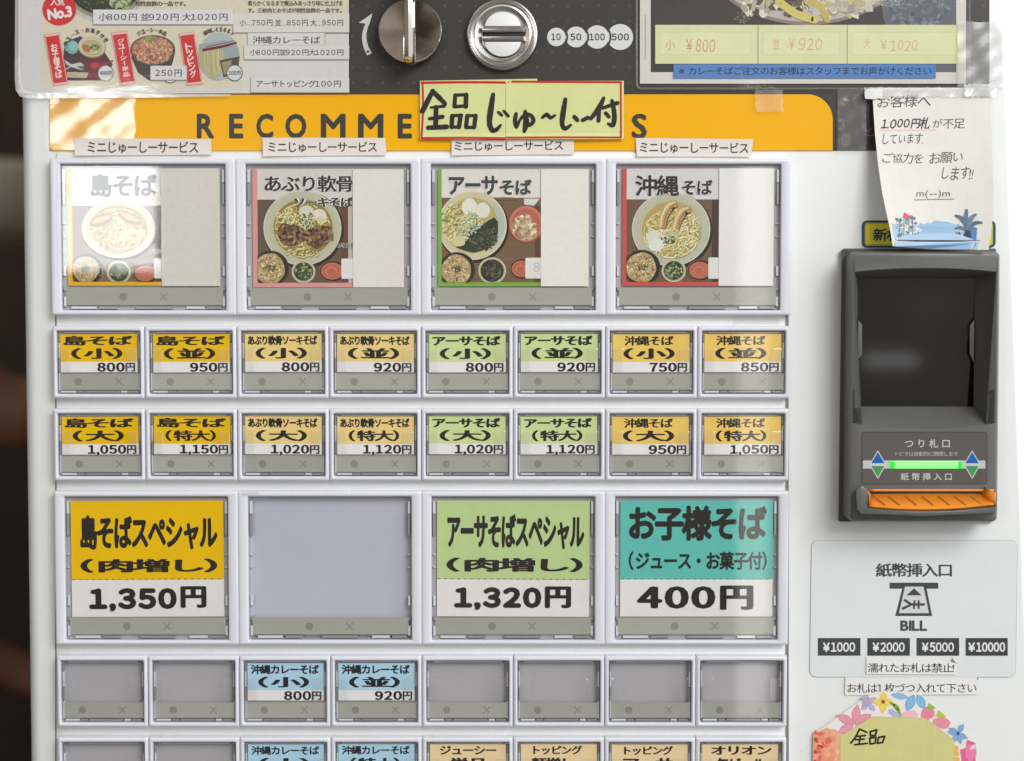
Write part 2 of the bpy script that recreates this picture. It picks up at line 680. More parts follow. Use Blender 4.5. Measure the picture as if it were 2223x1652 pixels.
# ------------------------------------------------------------------ printed food pictures
def shade(c, f): return tuple(max(0, min(255, x * f)) for x in c)


def speckle(p, cx, cy, rx, ry, n, size, cols):
    rn = p.rnd
    for _ in range(n):
        a, q = rn.uniform(0, 6.283), math.sqrt(rn.random())
        x, y = cx + rx * q * math.cos(a), cy + ry * q * math.sin(a)
        w, h, t = size * rn.uniform(.5, 1.5), size * rn.uniform(.4, 1.0), rn.uniform(0, 3.14)
        ca, sa = math.cos(t), math.sin(t)
        pts = [(x + w * math.cos(b) * ca - h * math.sin(b) * sa, y + w * math.cos(b) * sa + h * math.sin(b) * ca)
               for b in [i * 2 * PI / 6 + rn.uniform(-.3, .3) for i in range(6)]]
        p.convex(pts, shade(rn.choice(cols), rn.uniform(.85, 1.12)))


def noodles(p, cx, cy, rx, ry, n, w, cols, curl=1.0):
    rn = p.rnd
    for _ in range(n):
        a, q = rn.uniform(0, 6.283), math.sqrt(rn.random()) * .9
        x, y = cx + rx * q * math.cos(a), cy + ry * q * math.sin(a)
        t = rn.uniform(0, 6.283)
        r = rn.uniform(.25, .6) * min(rx, ry)
        span = rn.uniform(.8, 2.6) * curl
        pts = []
        for i in range(6):
            b = t + span * i / 5
            px, py = x + r * math.cos(b) - r * math.cos(t), y + r * math.sin(b) * .9 - r * math.sin(t) * .9
            dx, dy = (px - cx) / rx, (py - cy) / ry
            L = math.hypot(dx, dy)
            if L > 1: px, py = cx + dx / L * rx, cy + dy / L * ry
            pts.append((px, py))
        c = rn.choice(cols)
        p.stroke([(u + w * .25, v + w * .3) for u, v in pts], w * 1.15, shade(c, .62), caps=False, smooth=2)
        p.stroke(pts, w, shade(c, rn.uniform(.9, 1.08)), caps=False, smooth=2)
        p.stroke([(u - w * .15, v - w * .2) for u, v in pts], w * .3, shade(c, 1.18), caps=False, smooth=2)


def planks(p, x0, y0, x1, y1, base, n=46):
    rn = p.rnd
    p.rectf(x0, y0, x1, y1, base)
    for _ in range(n):
        y = rn.uniform(y0, y1)
        a = rn.uniform(x0, x1)
        b = min(x1, a + rn.uniform(.15, .6) * (x1 - x0))
        p.stroke([(a, y), ((a + b) / 2, y + rn.uniform(-6, 6)), (b, y + rn.uniform(-5, 5))], rn.uniform(2, 7),
                 shade(base, rn.uniform(.72, 1.25)), caps=False)


def bowl(p, cx, cy, rx, ry, rim, inner, soup, f=.76, lean=0.0):
    p.ell(cx + rx * .03, cy + ry * .05, rx * 1.03, ry * 1.04, (48, 36, 28))
    p.ell(cx, cy, rx, ry, rim)
    p.ell(cx, cy, rx * .965, ry * .965, shade(rim, .90))
    for i in range(7):
        g = 1 - i / 6
        c = tuple(inner[k] * (1 - g) + rim[k] * g * .93 for k in range(3))
        q = f + (.94 - f) * g
        p.ell(cx + lean * rx * (1 - g), cy, rx * q, ry * q, c)
    rn = p.rnd
    for _ in range(70):
        a, q = rn.uniform(0, 6.28), rn.uniform(f + .02, .95)
        x, y = cx + rx * q * math.cos(a), cy + ry * q * math.sin(a)
        p.ell(x, y, rx * .012, ry * .008, shade(inner, rn.uniform(.8, 1.2)), n=6)
    p.ell(cx + lean * rx, cy, rx * f, ry * f, soup)


def side_dishes(p, rice, greens, red, cream):
    x, y, r = rice
    p.ell(x, y, r * 1.14, r * 1.1, (70, 66, 60)); p.ell(x, y, r * 1.08, r * 1.04, (44, 40, 36))
    p.ell(x - r * .05, y, r * .93, r * .93, (176, 152, 108), wob=.04)
    speckle(p, x - r * .05, y, r * .86, r * .86, 260, r * .07, [(206, 184, 140), (188, 160, 112), (226, 208, 168), (150, 116, 76), (196, 170, 124)])
    speckle(p, x, y - r * .05, r * .3, r * .22, 34, r * .06, [(70, 84, 48), (96, 108, 62), (52, 62, 40)])
    speckle(p, x, y, r * .7, r * .7, 16, r * .06, [(150, 82, 46), (108, 76, 50)])
    x, y, r = greens
    p.ell(x, y, r * 1.06, r * 1.02, (206, 204, 172)); p.ell(x, y, r * .98, r * .94, (172, 176, 140)); p.ell(x, y, r * .86, r * .82, (56, 60, 42))
    speckle(p, x, y, r * .74, r * .70, 110, r * .11, [(92, 112, 66), (64, 80, 46), (140, 152, 108), (46, 52, 36), (172, 176, 132)])
    x, y, rx, ry = red
    p.ell(x + rx * .1, y, rx * 1.3, ry * 1.3, (128, 108, 86)); p.ell(x + rx * .1, y, rx * 1.22, ry * 1.22, (62, 38, 30))
    p.ell(x, y, rx, ry, (196, 120, 94)); p.ell(x, y, rx * .93, ry * .9, (186, 104, 80)); p.ell(x - rx * .08, y + ry * .02, rx * .5, ry * .5, (204, 132, 106))
    p.ell(x - rx * .06, y + ry * .06, rx * .42, ry * .42, (180, 100, 76))
    x0, y0, x1, y1 = cream
    p.rrect(x0, y0, x1, y1, 14, (214, 212, 206)); p.rrect(x0 + 6, y0 + 6, x1, y1 - 8, 12, (226, 224, 220))


def food_card(kind):
    """local page units round the middle of a big button"""
    if kind == 'shima':
        k = .2421
        p = Print(k, -1277.5 * k, 329.9 - 514.7, 11)
        p.rectf(595, 150, 1435, 1195, (226, 176, 40)); p.clip(635, 150, 1435, 1160)
        p.rectf(635, 150, 1435, 480, (208, 202, 198))
        planks(p, 635, 480, 1435, 1160, (124, 100, 76)); p.rectf(1380, 480, 1435, 1160, (84, 68, 56))
        bowl(p, 1050, 685, 330, 262, (206, 210, 178), (170, 172, 128), (158, 138, 84), .78)
        noodles(p, 1040, 700, 245, 190, 120, 13, [(214, 196, 138), (226, 210, 158), (198, 176, 114), (186, 160, 98)])
        for a in ((900, 610, -20), (1150, 590, 24)):
            p.ell(a[0], a[1], 110, 50, (150, 110, 72), a[2], wob=.06); p.ell(a[0], a[1] - 8, 92, 26, (190, 158, 116), a[2], wob=.08)
        speckle(p, 1020, 640, 60, 40, 40, 9, [(150, 170, 100), (96, 124, 62), (220, 220, 180)])
        side_dishes(p, (760, 1050, 128), (1050, 1075, 100), (1285, 1085, 95, 70), (1365, 950, 1450, 1130))
        T, box = '島そば', (805, 195, 1400, 405)
        p.text('炙り', 1325, 862, 1440, 912, (238, 236, 232), .10); p.text('炙り', 1325, 862, 1440, 912, (58, 50, 46), .02)
        p.text(T, *box, col=(226, 226, 226), bold=.085, shear=-.0); p.text(T, *box, col=(58, 56, 55), bold=.035)
        w = (1435, 148, 1960, 1198)
    elif kind == 'aburi':
        k = .2522
        p = Print(k, -840 * k, 295.1 - 514.7, 12)
        p.rectf(190, 285, 1060, 1300, (216, 152, 146)); p.clip(232, 285, 1060, 1260)
        p.rectf(232, 285, 1060, 548, (214, 208, 202))
        planks(p, 232, 548, 1060, 1260, (102, 82, 68)); p.rectf(950, 548, 1010, 1260, (104, 70, 52)); p.rectf(1010, 548, 1060, 1260, (190, 184, 172))
        bowl(p, 617, 790, 336, 322, (206, 205, 180), (186, 184, 150), (150, 128, 74), .76, .02)
        noodles(p, 620, 800, 235, 215, 70, 13, [(200, 184, 118), (214, 198, 140), (178, 156, 92)])
        noodles(p, 505, 690, 110, 70, 40, 12, [(216, 202, 136), (226, 214, 158)])
        for cx, cy, a in ((520, 850, 20), (760, 860, -25)):
            p.ell(cx, cy, 125, 90, (104, 78, 52), a, wob=.12)
            speckle(p, cx, cy, 112, 78, 110, 20, [(126, 96, 66), (88, 64, 44), (148, 116, 80), (70, 50, 36), (166, 136, 98)])
        p.ell(760, 690, 66, 62, (222, 218, 196), wob=.03); p.ell(652, 640, 60, 42, (212, 214, 188), wob=.03); p.ell(760, 722, 50, 24, (212, 200, 142))
        noodles(p, 660, 745, 70, 60, 50, 6, [(214, 208, 158), (230, 226, 190), (196, 190, 130)])
        speckle(p, 660, 735, 90, 75, 46, 8, [(70, 92, 44), (104, 124, 64), (56, 70, 40)])
        noodles(p, 610, 1010, 150, 40, 34, 12, [(206, 190, 128), (222, 208, 152)])
        side_dishes(p, (340, 1140, 142), (625, 1165, 96), (872, 1160, 96, 72), (950, 1052, 1080, 1228))
        for c, b in (((230, 228, 222), .085), ((50, 46, 44), .03)):
            p.text('炙り軟', 915, 915, 1090, 965, c if b > .05 else (70, 60, 54), b)
            p.text('あぶり軟骨', 295, 342, 1060, 480, c, b); p.text('ソーキそば', 550, 528, 1055, 610, c, b * 1.5)
        w = (1052, 288, 1490, 1300)
    elif kind == 'asa':
        k = .2522
        p = Print(k, -822 * k, 295.1 - 514.7, 13)
        p.rectf(175, 285, 1075, 1292, (122, 174, 66)); p.clip(207, 288, 1075, 1258)
        p.rectf(207, 288, 1075, 532, (226, 220, 212))
        planks(p, 207, 532, 1075, 1258, (120, 94, 72), 70); p.rectf(1005, 600, 1075, 1258, (98, 70, 52)); p.poly([(915, 540), (1050, 540), (1000, 600), (915, 590)], (214, 216, 212))
        bowl(p, 470, 770, 296, 296, (222, 214, 182), (206, 196, 150), (186, 172, 110), .80)
        p.poly([(640, 560), (700, 620), (745, 720), (745, 830), (690, 930), (650, 960), (690, 860), (700, 740), (660, 640)], (176, 190, 184))
        noodles(p, 350, 750, 150, 170, 60, 14, [(220, 204, 142), (206, 188, 120), (232, 220, 166)])
        speckle(p, 300, 690, 90, 90, 26, 13, [(112, 132, 74), (150, 160, 100)])
        p.poly([(400, 985), (330, 960), (420, 900), (480, 830), (560, 760), (620, 720), (660, 700), (690, 740), (690, 830), (650, 920), (560, 985), (480, 1005)], (56, 62, 46))
        speckle(p, 560, 870, 125, 115, 260, 11, [(64, 72, 52), (48, 54, 40), (84, 92, 66), (104, 110, 84)])
        p.ell(445, 610, 66, 72, (230, 228, 214), wob=.03); p.ell(560, 640, 62, 66, (226, 224, 210), wob=.03)
        noodles(p, 470, 730, 95, 85, 60, 8, [(208, 210, 160), (228, 228, 196), (184, 196, 140)], .6)
        speckle(p, 430, 790, 110, 60, 40, 12, [(176, 200, 164), (206, 214, 190), (118, 150, 104)])
        p.ell(350, 905, 60, 45, (206, 204, 158), wob=.08)
        p.ell(935, 760, 148, 158, (150, 92, 72)); p.ell(930, 755, 143, 152, (206, 124, 102)); p.ell(930, 762, 128, 136, (182, 104, 84))
        speckle(p, 925, 790, 105, 100, 130, 22, [(206, 184, 150), (188, 160, 122), (222, 206, 178), (160, 128, 92), (214, 198, 170)])
        side_dishes(p, (338, 1150, 138), (640, 1158, 112), (890, 1142, 82, 70), (925, 1046, 1100, 1226))
        p.ell(640, 1158, 100, 96, (46, 46, 40)); speckle(p, 640, 1158, 90, 86, 60, 9, [(66, 66, 54), (96, 92, 70), (40, 42, 36)])
        noodles(p, 640, 1158, 88, 84, 26, 9, [(84, 80, 60), (62, 62, 50), (112, 106, 80)])
        p.text('8', 995, 1085, 1052, 1170, (196, 194, 192), .03)
        for c, b in (((232, 228, 222), .085), ((62, 72, 72), .04)):
            p.text('アーサ', 268, 345, 690, 508, c, b); p.text('そば', 705, 375, 980, 508, c, b)
        w = (1060, 288, 1470, 1292)
    else:
        k = .25228
        p = Print(k, -855 * k, 295.1 - 514.7, 14)
        p.rectf(205, 280, 1035, 1288, (200, 84, 78)); p.clip(242, 282, 1035, 1252)
        p.rectf(242, 282, 1035, 545, (214, 212, 212))
        planks(p, 242, 545, 1035, 1252, (112, 88, 68), 60); p.rectf(975, 545, 1035, 1252, (72, 58, 48))
        bowl(p, 625, 800, 338, 318, (205, 203, 182), (184, 181, 152), (184, 160, 98), .74)
        noodles(p, 630, 840, 238, 205, 150, 13, [(220, 206, 148), (230, 218, 168), (204, 186, 122), (190, 168, 104)])
        noodles(p, 790, 800, 85, 150, 50, 12, [(232, 222, 176), (214, 202, 146)])
        for pts in ([(545, 790), (560, 690), (610, 600), (670, 575)], [(660, 810), (680, 720), (730, 640), (785, 625)]):
            p.stroke([(x + 6, y + 8) for x, y in pts], [60, 76, 84, 60], (128, 98, 62), caps=False)
            p.stroke(pts, [52, 68, 76, 52], (196, 166, 112), caps=False)
            p.stroke([(x - 14, y - 4) for x, y in pts], [14, 18, 20, 14], (226, 208, 164), caps=False)
            p.stroke([(x + 16, y + 4) for x, y in pts], [10, 14, 14, 10], (164, 126, 80), caps=False)
        p.ell(470, 865, 66, 52, (214, 216, 204), -20, wob=.04); p.ell(500, 935, 72, 52, (226, 226, 216), -14, wob=.04)
        noodles(p, 620, 850, 80, 60, 50, 7, [(226, 220, 176), (206, 204, 146)])
        speckle(p, 600, 890, 60, 40, 34, 9, [(74, 94, 52), (110, 128, 72), (58, 70, 44)])
        side_dishes(p, (375, 1130, 140), (648, 1155, 98), (872, 1152, 92, 72), (945, 1042, 1090, 1226))
        for c, b in (((224, 222, 220), .085), ((48, 46, 46), .030)):
            p.text('沖縄', 315, 338, 692, 516, c, b); p.text('そば', 715, 378, 978, 505, c, b)
        w = (1035, 280, 1505, 1286)
    p.noclip()
    a, b, c, d = w
    p.rectf(a - 2.5, b - 1, a + 1, d, (150, 144, 136))
    p.rectf(a, b, c, d, {'shima': (218, 213, 203), 'aburi': (228, 225, 218), 'asa': (235, 231, 222), 'okinawa': (232, 230, 227)}[kind])
    for _ in range(7):
        x, y = p.rnd.uniform(a + 30, c - 30), p.rnd.uniform(b + 30, d - 30)
        p.ell(x, y, 3, 3, (150, 146, 140), n=6)
    return p


# text boxes of the small cards, in the units of a close view of one button
BK = .22065


def small_card(title, size, price, col, tbox):
    p = Print(BK, -566 * BK, 694.4 - 786.5)
    p.rectf(187, 140, 945, 412, col)
    p.rectf(187, 412, 945, 516, (236, 233, 231))
    tb = .052 if len(title) < 5 else .058 if title[0] == 'ア' else .046 if len(title) < 8 else .042
    if title.startswith('沖縄'): tb = .040
    a, b = tbox
    p.text(title, a, 156, b, 252, bold=tb, n=8)
    p.text('（' + size + '）', 292 if len(size) == 1 else 300, 276, 800, 386, bold=.048)
    x0 = 548 if len(price) == 3 else 440
    p.text(price, x0, 420, 820, 512 if ',' not in price else 522, bold=.055, gap=.16)
    p.text('円', 826, 424, 922, 512, bold=.05)
    return p


def low_card(t1, b1, t2, b2, col):
    p = Print(BK, -566 * BK, 694.4 - 786.5)
    p.rectf(187, 140, 945, 516, col)
    p.text(t1, b1[0], 156, b1[1], 246, bold=.034 if t1[0] == '沖' else .045)
    p.text(t2, b2[0], 276, b2[1], 390, bold=.05)
    return p


DK = .36939


def big_card(title, tbox, sub, sbox, price, pbox, col, yen):
    p = Print(DK, -841 * DK, 1041.7 - 1233.8)
    p.rectf(390, 120, 1293, 588, col)
    for x in (560, 640, 820, 1010, 1060):
        p.rectf(x, 120, x + 2, 588, shade(col, 1.03))
    p.rectf(390, 588, 1293, 812, (231, 228, 226))
    x = 392
    i = 0
    while x < 1288:
        w = 20 if i % 2 == 0 else 5
        p.rectf(x, 586, min(x + w, 1293), 590, INK)
        x += w + 7
        i += 1
    p.text(title, *tbox, bold=.036 if len(title) > 6 else .04)
    p.text(sub, *sbox, bold=.05 if len(sub) < 7 else .03)
    p.text(price, *pbox, bold=.06, gap=.18)
    p.text('円', *yen, bold=.055)
    return p


# ================================================================== THE SETTING BEHIND
floor = MB()
floor.add([(-6, -6, 0), (6, -6, 0), (6, 6, 0), (-6, 6, 0)], [(0, 1, 2, 3)])
tag(floor.obj('floor', mat('grey_floor', (128, 124, 118), 0.6, noise=0.1, nscale=4), smooth=0), kind='structure')
wall = MB()
wall.box((-4.0, 2.6, 0), (-0.33, 2.75, 3.2))
wall.box((-0.38, 0.5, 0), (-0.33, 2.598, 3.2))  # unseen side wall, added to keep daylight off the person
tag(wall.obj('interior_wall', mat('dark_interior_wall', (88, 77, 65), 0.7, noise=0.5, nscale=2.2), smooth=0), kind='structure')

# a pale lamp shade hanging in the dim shop
lamp = empty('pendant_lamp', (-0.80, 1.55, 1.62))
tag(lamp, 'blurred pale green lamp shade hanging in the dark at the left edge', 'lamp')
mb = MB()
prof = [(0.02, 0.055), (0.13, 0.05), (0.158, 0.03), (0.163, 0.0), (0.155, -0.035), (0.13, -0.058), (0.09, -0.066), (0.02, -0.068)]
mb.loft([[Vector((-0.80 + r * math.cos(a), 1.55 + r * math.sin(a), 1.565 + z)) for a in [2 * PI * i / 32 for i in range(32)]] for r, z in prof], True, True)
mb.obj('lamp_shade', mat('pale_green_shade', (240, 236, 210), 0.6, noise=0.05, nscale=9), lamp)
mb = MB()
mb.loft([[Vector((-0.80 + .006 * math.cos(a), 1.55 + .006 * math.sin(a), z)) for a in [2 * PI * i / 8 for i in range(8)]] for z in (1.615, 3.0)], True, True)
mb.obj('cord', M_BLACK, lamp)

# someone standing in the shop, nearly all of them outside the picture
SKIN = mat('skin', (146, 100, 80), 0.55, noise=0.06, nscale=30)
SHIRT = mat('black_shirt_cloth', (30, 28, 28), 0.85, noise=0.15, nscale=60)
HAIR = mat('dark_hair', (24, 20, 18), 0.6)


def skin_mesh(name, verts, edges, root, m, parent, sub=2):
    me = bpy.data.meshes.new(name)
    me.from_pydata([v[:3] for v in verts], edges, [])
    o = bpy.data.objects.new(name, me)
    COL.objects.link(o)
    md = o.modifiers.new('skin', 'SKIN')
    for i, v in enumerate(verts):
        sv = me.skin_vertices[0].data[i]
        sv.radius = (v[3], v[4] if len(v) > 4 else v[3])
        sv.use_root = (i == root)
    md.use_smooth_shade = True
    sb = o.modifiers.new('sub', 'SUBSURF')
    sb.levels = sb.render_levels = sub
    dg = bpy.context.evaluated_depsgraph_get()
    m2 = bpy.data.meshes.new_from_object(o.evaluated_get(dg))
    bpy.data.objects.remove(o)
    m2.shade_smooth()
    m2.materials.clear()
    return link(name, m2, m, parent)


person = empty('person', (-0.86, 1.1, 0))
tag(person, 'person in a black short sleeved shirt standing in the dark at the left edge', 'person')
X, Y = -0.86, 1.1
body_v = [(X, Y, .93, .13, .10), (X, Y, 1.12, .12, .09), (X, Y, 1.32, .14, .10), (X, Y, 1.44, .06), (X, Y, 1.50, .055), (X + .01, Y - .01, 1.60, .075, .09), (X + .01, Y, 1.70, .07, .08),
          (X + .12, Y - .15, 1.385, .055), (X + .30, Y - .16, 1.262, .047), (X + .42, Y - .13, 1.33, .038), (X + .50, Y - .10, 1.38, .03),
          (X - .02, Y + .18, 1.38, .055), (X + .00, Y + .21, .97, .044), (X + .18, Y + .08, .935, .030), (X + .27, Y + .03, .915, .028),
          (X, Y - .09, .86, .09), (X, Y - .10, .48, .06), (X, Y - .10, .10, .045), (X + .12, Y - .10, .04, .04),
          (X, Y + .09, .86, .09), (X, Y + .10, .48, .06), (X, Y + .10, .10, .045), (X + .12, Y + .10, .04, .04)]
body_e = [(0, 1), (1, 2), (2, 3), (3, 4), (4, 5), (5, 6), (2, 7), (7, 8), (8, 9), (9, 10), (2, 11), (11, 12), (12, 13), (13, 14),
          (0, 15), (15, 16), (16, 17), (17, 18), (0, 19), (19, 20), (20, 21), (21, 22)]
skin_mesh('body', body_v, body_e, 0, SKIN, person)
hx, hy, hz = X + .27, Y + .03, .915
for i, (dy, dz, ln) in enumerate(((-.030, .012, .062), (-.012, .006, .074), (.008, -.002, .070), (.026, -.010, .056))):
    skin_mesh('finger', [(hx, hy + dy * .7, hz + dz * .5, .012), (hx + .045, hy + dy, hz + dz, .010), (hx + .045 + ln * .5, hy + dy, hz + dz - .012, .009), (hx + .045 + ln * .85, hy + dy, hz + dz - .034, .008)],
              [(0, 1), (1, 2), (2, 3)], 0, SKIN, person, 1)
skin_mesh('thumb', [(hx - .01, hy - .02, hz + .01, .013), (hx + .025, hy - .055, hz + .015, .011), (hx + .055, hy - .062, hz + .005, .009)], [(0, 1), (1, 2)], 0, SKIN, person, 1)
sh_v = [(X, Y, .80, .165, .13), (X, Y, 1.00, .15, .115), (X, Y, 1.15, .145, .11), (X, Y, 1.33, .165, .125), (X, Y, 1.42, .09), (X + .11, Y - .15, 1.39, .075), (X + .19, Y - .155, 1.335, .068),
        (X - .02, Y + .18, 1.385, .075), (X + .02, Y + .19, 1.24, .066)]
skin_mesh('shirt', sh_v, [(0, 1), (1, 2), (2, 3), (3, 4), (3, 5), (5, 6), (3, 7), (7, 8)], 0, SHIRT, person)
skin_mesh('trousers', [(X, Y, .90, .15, .12), (X, Y - .09, .80, .11), (X, Y - .10, .48, .08), (X, Y - .10, .10, .07), (X, Y + .09, .80, .11), (X, Y + .10, .48, .08), (X, Y + .10, .10, .07)],
          [(0, 1), (1, 2), (2, 3), (0, 4), (4, 5), (5, 6)], 0, SHIRT, person)
skin_mesh('hair', [(X - .025, Y, 1.62, .08, .085), (X - .01, Y, 1.71, .085, .09)], [(0, 1)], 0, HAIR, person)
for dy in (-.03, .03):
    mb = MB()
    c = Vector((X + .095, Y - .01 + dy, 1.635))
    mb.loft([[c + Vector((.008 * math.cos(t), .011 * math.sin(t) * math.cos(a), .007 * math.sin(t) * math.sin(a))) for a in [2 * PI * i / 10 for i in range(10)]] for t in (2.8, 2.0, 1.2, .4)], True, True)
    mb.obj('eye', M_BLACK, person)
skin_mesh('nose', [(X + .095, Y - .01, 1.635, .010), (X + .118, Y - .01, 1.60, .013)], [(0, 1)], 0, SKIN, person, 1)
mb = MB()
mb.box((X + .09, Y - .035, 1.555), (X + .104, Y + .015, 1.564))
mb.obj('mouth', mat('lips', (150, 84, 76), .5), person, 0)

# ================================================================== THE TICKET MACHINE
machine = empty('ticket_machine', (0, 0.2, 0.0))
tag(machine, 'white food ticket vending machine covered with menu buttons and taped up paper notices', 'vending machine')


def edge_x(y): return 2177 + (y / 1250.0) * 45           # slanting right edge of the casing


# cabinet: front with a rolled left edge, slanting right side
mb = MB()
ys = [-900, -200, 0, 1652, 2600, 5200]
rows = []
for y in ys:
    L0 = W(46, 800, 0).x
    z = W(1111, y, 0).z
    xl = L0
    xr = W(edge_x(y), y, 0).x
    if y == 5200: z = 0.06
    row = []
    rad = 7.5 * MM
    row.append(Vector((xl, 0.42, z)))
    for i in range(9):
        a = R(90 * i / 8)
        row.append(Vector((xl + rad - rad * math.cos(a), rad * 1.3 - rad * 1.3 * math.sin(a), z)))
    r2 = 1.6 * MM
    for i in range(5):
        a = R(90 * i / 4)
        row.append(Vector((xr - r2 + r2 * math.sin(a), r2 - r2 * math.cos(a), z)))
    row.append(Vector((xr, 0.42, z)))
    rows.append(row)
n = len(rows[0])
vs = [p for r in rows for p in r]
fs = [(k * n + i, k * n + i + 1, (k + 1) * n + i + 1, (k + 1) * n + i) for k in range(len(rows) - 1) for i in range(n - 1)]
fs += [(k * n + n - 1, k * n, (k + 1) * n, (k + 1) * n + n - 1) for k in range(len(rows) - 1)]
fs += [tuple(range(n)), tuple(range((len(rows) - 1) * n, len(rows) * n))]
mb.add(vs, fs)
mb.obj('cabinet', M_PANEL, machine)
for x in (-0.2, 0.2):
    for y in (0.06, 0.36):
        mb = MB()
        mb.loft([[Vector((x + .02 * math.cos(a), y + .02 * math.sin(a), z)) for a in [2 * PI * i / 12 for i in range(12)]] for z in (0, .062)], True, True)
        mb.obj('foot', M_GREYD, machine)

# the raised sheet the buttons sit in, with a groove on its right side
mb = MB()
prism(mb, rrect(122.5, 332, 1703.5, 2300, 2), 0.1 * MM, 0.9 * MM, 1.2)
mb.obj('button_panel', M_SLAB, machine)
M_SEAM = mat('grey_seam', (120, 119, 116), .6)
for x0, x1 in ((1704.6, 1711.5), (119.8, 122.2)):
    mb = MB()
    prism(mb, rrect(x0, 352, x1, 2300, .5), -0.3 * MM, 0.25 * MM, 0.4)
    mb.obj('panel_seam', M_SEAM, machine)

# dark control panel with dot pattern, arrow and coin marks
p = Print()
p.rectf(108, -420, 2147, 327.5, (66, 64, 59), 3)
x = 737.8 + 300 * .3124 - 33.4 * 22
for i in range(70):
    xx = x + 33.4 * i
    if not 120 < xx < 2135: continue
    for j in range(-3, 7):
        p.ell(xx, 12.6 + 33.4 * j, 3.1, 3.1, (82, 81, 77), n=12)
        p.layer = 2
p.k, p.ox, p.oy = .3124, 737.8, 0
p.stroke([(205, 378), (178, 320), (168, 250), (182, 185), (196, 160)], [36, 33, 30, 26, 22], (206, 206, 202), caps=False, smooth=5)
p.poly([(226, 93), (130, 160), (165, 162), (200, 178)], (206, 206, 202))
for cx, r, prev in ((1503, 64, None), (1640, 72, 1503), (1786, 81, 1640), (1946, 90, 1786)):
    p.ell(cx, 258, r, r, (212, 212, 209), n=48)
for cx, r in ((1503, 78), (1640, 84), (1786, 92)):
    pass
PRV = {1640: (1503, 74), 1786: (1640, 82), 1946: (1786, 91)}
p2 = p
for cx, (pc, pr) in PRV.items():
    pass
# the bite each coin takes out of the next one
for pc, pr, rr in ((1503, 64, 76), (1640, 72, 84), (1786, 81, 93)):
    arc = [(pc + rr * math.cos(R(a)), 258 + rr * math.sin(R(a))) for a in range(-62, 63, 6)]
    p.stroke(arc, 14, (66, 64, 59), caps=False, smooth=0)
for cx, pc, pr, r in ((1503, 0, 0, 64),):
    p.ell(cx, 258, r, r, (212, 212, 209), n=48)
for t, cx, w in (('10', 1500, 66), ('50', 1638, 78), ('100', 1786, 108), ('500', 1947, 122)):
    p.text(t, cx - w / 2, 233, cx + w / 2, 282, (66, 66, 64), .028, gap=.16)
# faint mark of the maker at the right of the band
p.k, p.ox, p.oy = .24173, 1736.1, 173.6
p.stroke([(575, 490), (640, 500), (680, 495)], 7, (120, 119, 114), caps=False)
p.stroke([(600, 470), (650, 430)], 7, (120, 119, 114), caps=False)
p.build('control_panel', M_FILM, machine, 0.3 * MM)

# yellow band
p = Print()
pts = [(108, 206), (1752, 205)]
for i in range(13):
    a = R(-90 + 90 * i / 12)
    pts.append((1752 + 55 * math.cos(a), 260 + 55 * math.sin(a)))
pts += [(1807, 327), (113, 327.4), (108, 322)]
p.poly(pts, (240, 174, 4))
for ch, x0, x1 in (('R', 427, 465), ('E', 497, 528), ('C', 556, 593), ('O', 619, 665), ('M', 696, 750), ('M', 777, 832), ('E', 863, 894), ('N', 934, 978),
                   ('D', 1012, 1052), ('A', 1080, 1124), ('T', 1146, 1180), ('I', 1212, 1222), ('O', 1250, 1294), ('N', 1318, 1352), ('S', 1371, 1404)):
    p.text(ch, x0, 247, x1, 301, (66, 64, 58), .032 if ch != 'M' else .028, wide=False)
p.build('header_band', M_FILM, machine, 0.65 * MM)


def lathe(mb, c, prof, n=64, mi=0, cap=True):
    """rings (radius, out) round the axis through c, facing the viewer"""
    mb.loft([[Vector((c.x + r * math.cos(2 * PI * i / n), -o, c.z + r * math.sin(2 * PI * i / n))) for i in range(n)] for r, o in prof], False, cap, mi)


# coin return knob
c = W(890, 66, 8 * MM)
c.y = 0
kr = 69.5 * U * (DIST - .008) / DIST
knob = MB()
lathe(knob, c, [(kr * .86, 0), (kr * .9, 1.5 * MM), (kr * .985, 2 * MM), (kr, 3.2 * MM), (kr, 6.4 * MM), (kr * .985, 7.4 * MM), (kr * .95, 8.0 * MM), (kr * .5, 8.5 * MM), (kr * .02, 8.7 * MM)])
ko = knob.obj('return_knob', M_CHROME, machine)
fin = MB()
hw = 11.5 * U
zt, zb = c.z + 30 * MM, c.z - 17.3 * MM
prof = [(-hw, 7.5), (-hw * .95, 17), (-hw * .7, 19.5), (0, 20.2), (hw * .7, 19.5), (hw * .95, 17), (hw, 7.5)]
secs = []
for z, kx, ko_ in ((zb, .55, .2), (zb + .6 * MM, .85, .75), (zb + 2.5 * MM, 1, .96), (c.z, 1, 1), (zt - 2.5 * MM, 1, .96), (zt, .7, .5)):
    secs.append([Vector((c.x + x * kx, -(7.5 + (o - 7.5) * ko_) * MM, z)) for x, o in prof])
vs = [q for s_ in secs for q in s_]
n = len(prof)
fs = [(k * n + i, k * n + i + 1, (k + 1) * n + i + 1, (k + 1) * n + i) for k in range(len(secs) - 1) for i in range(n - 1)]
fs += [tuple(range(n)), tuple(range((len(secs) - 1) * n, len(secs) * n))]
fin.add(vs, fs)
fin.obj('grip', M_CHROME, ko)
nt_ = MB()
prism(nt_, [(884, 131), (902, 131), (903, 140), (883, 140)], 2 * MM, 8.9 * MM, .8)
nt_.obj('pointer_notch', M_GREYD, ko, 0)

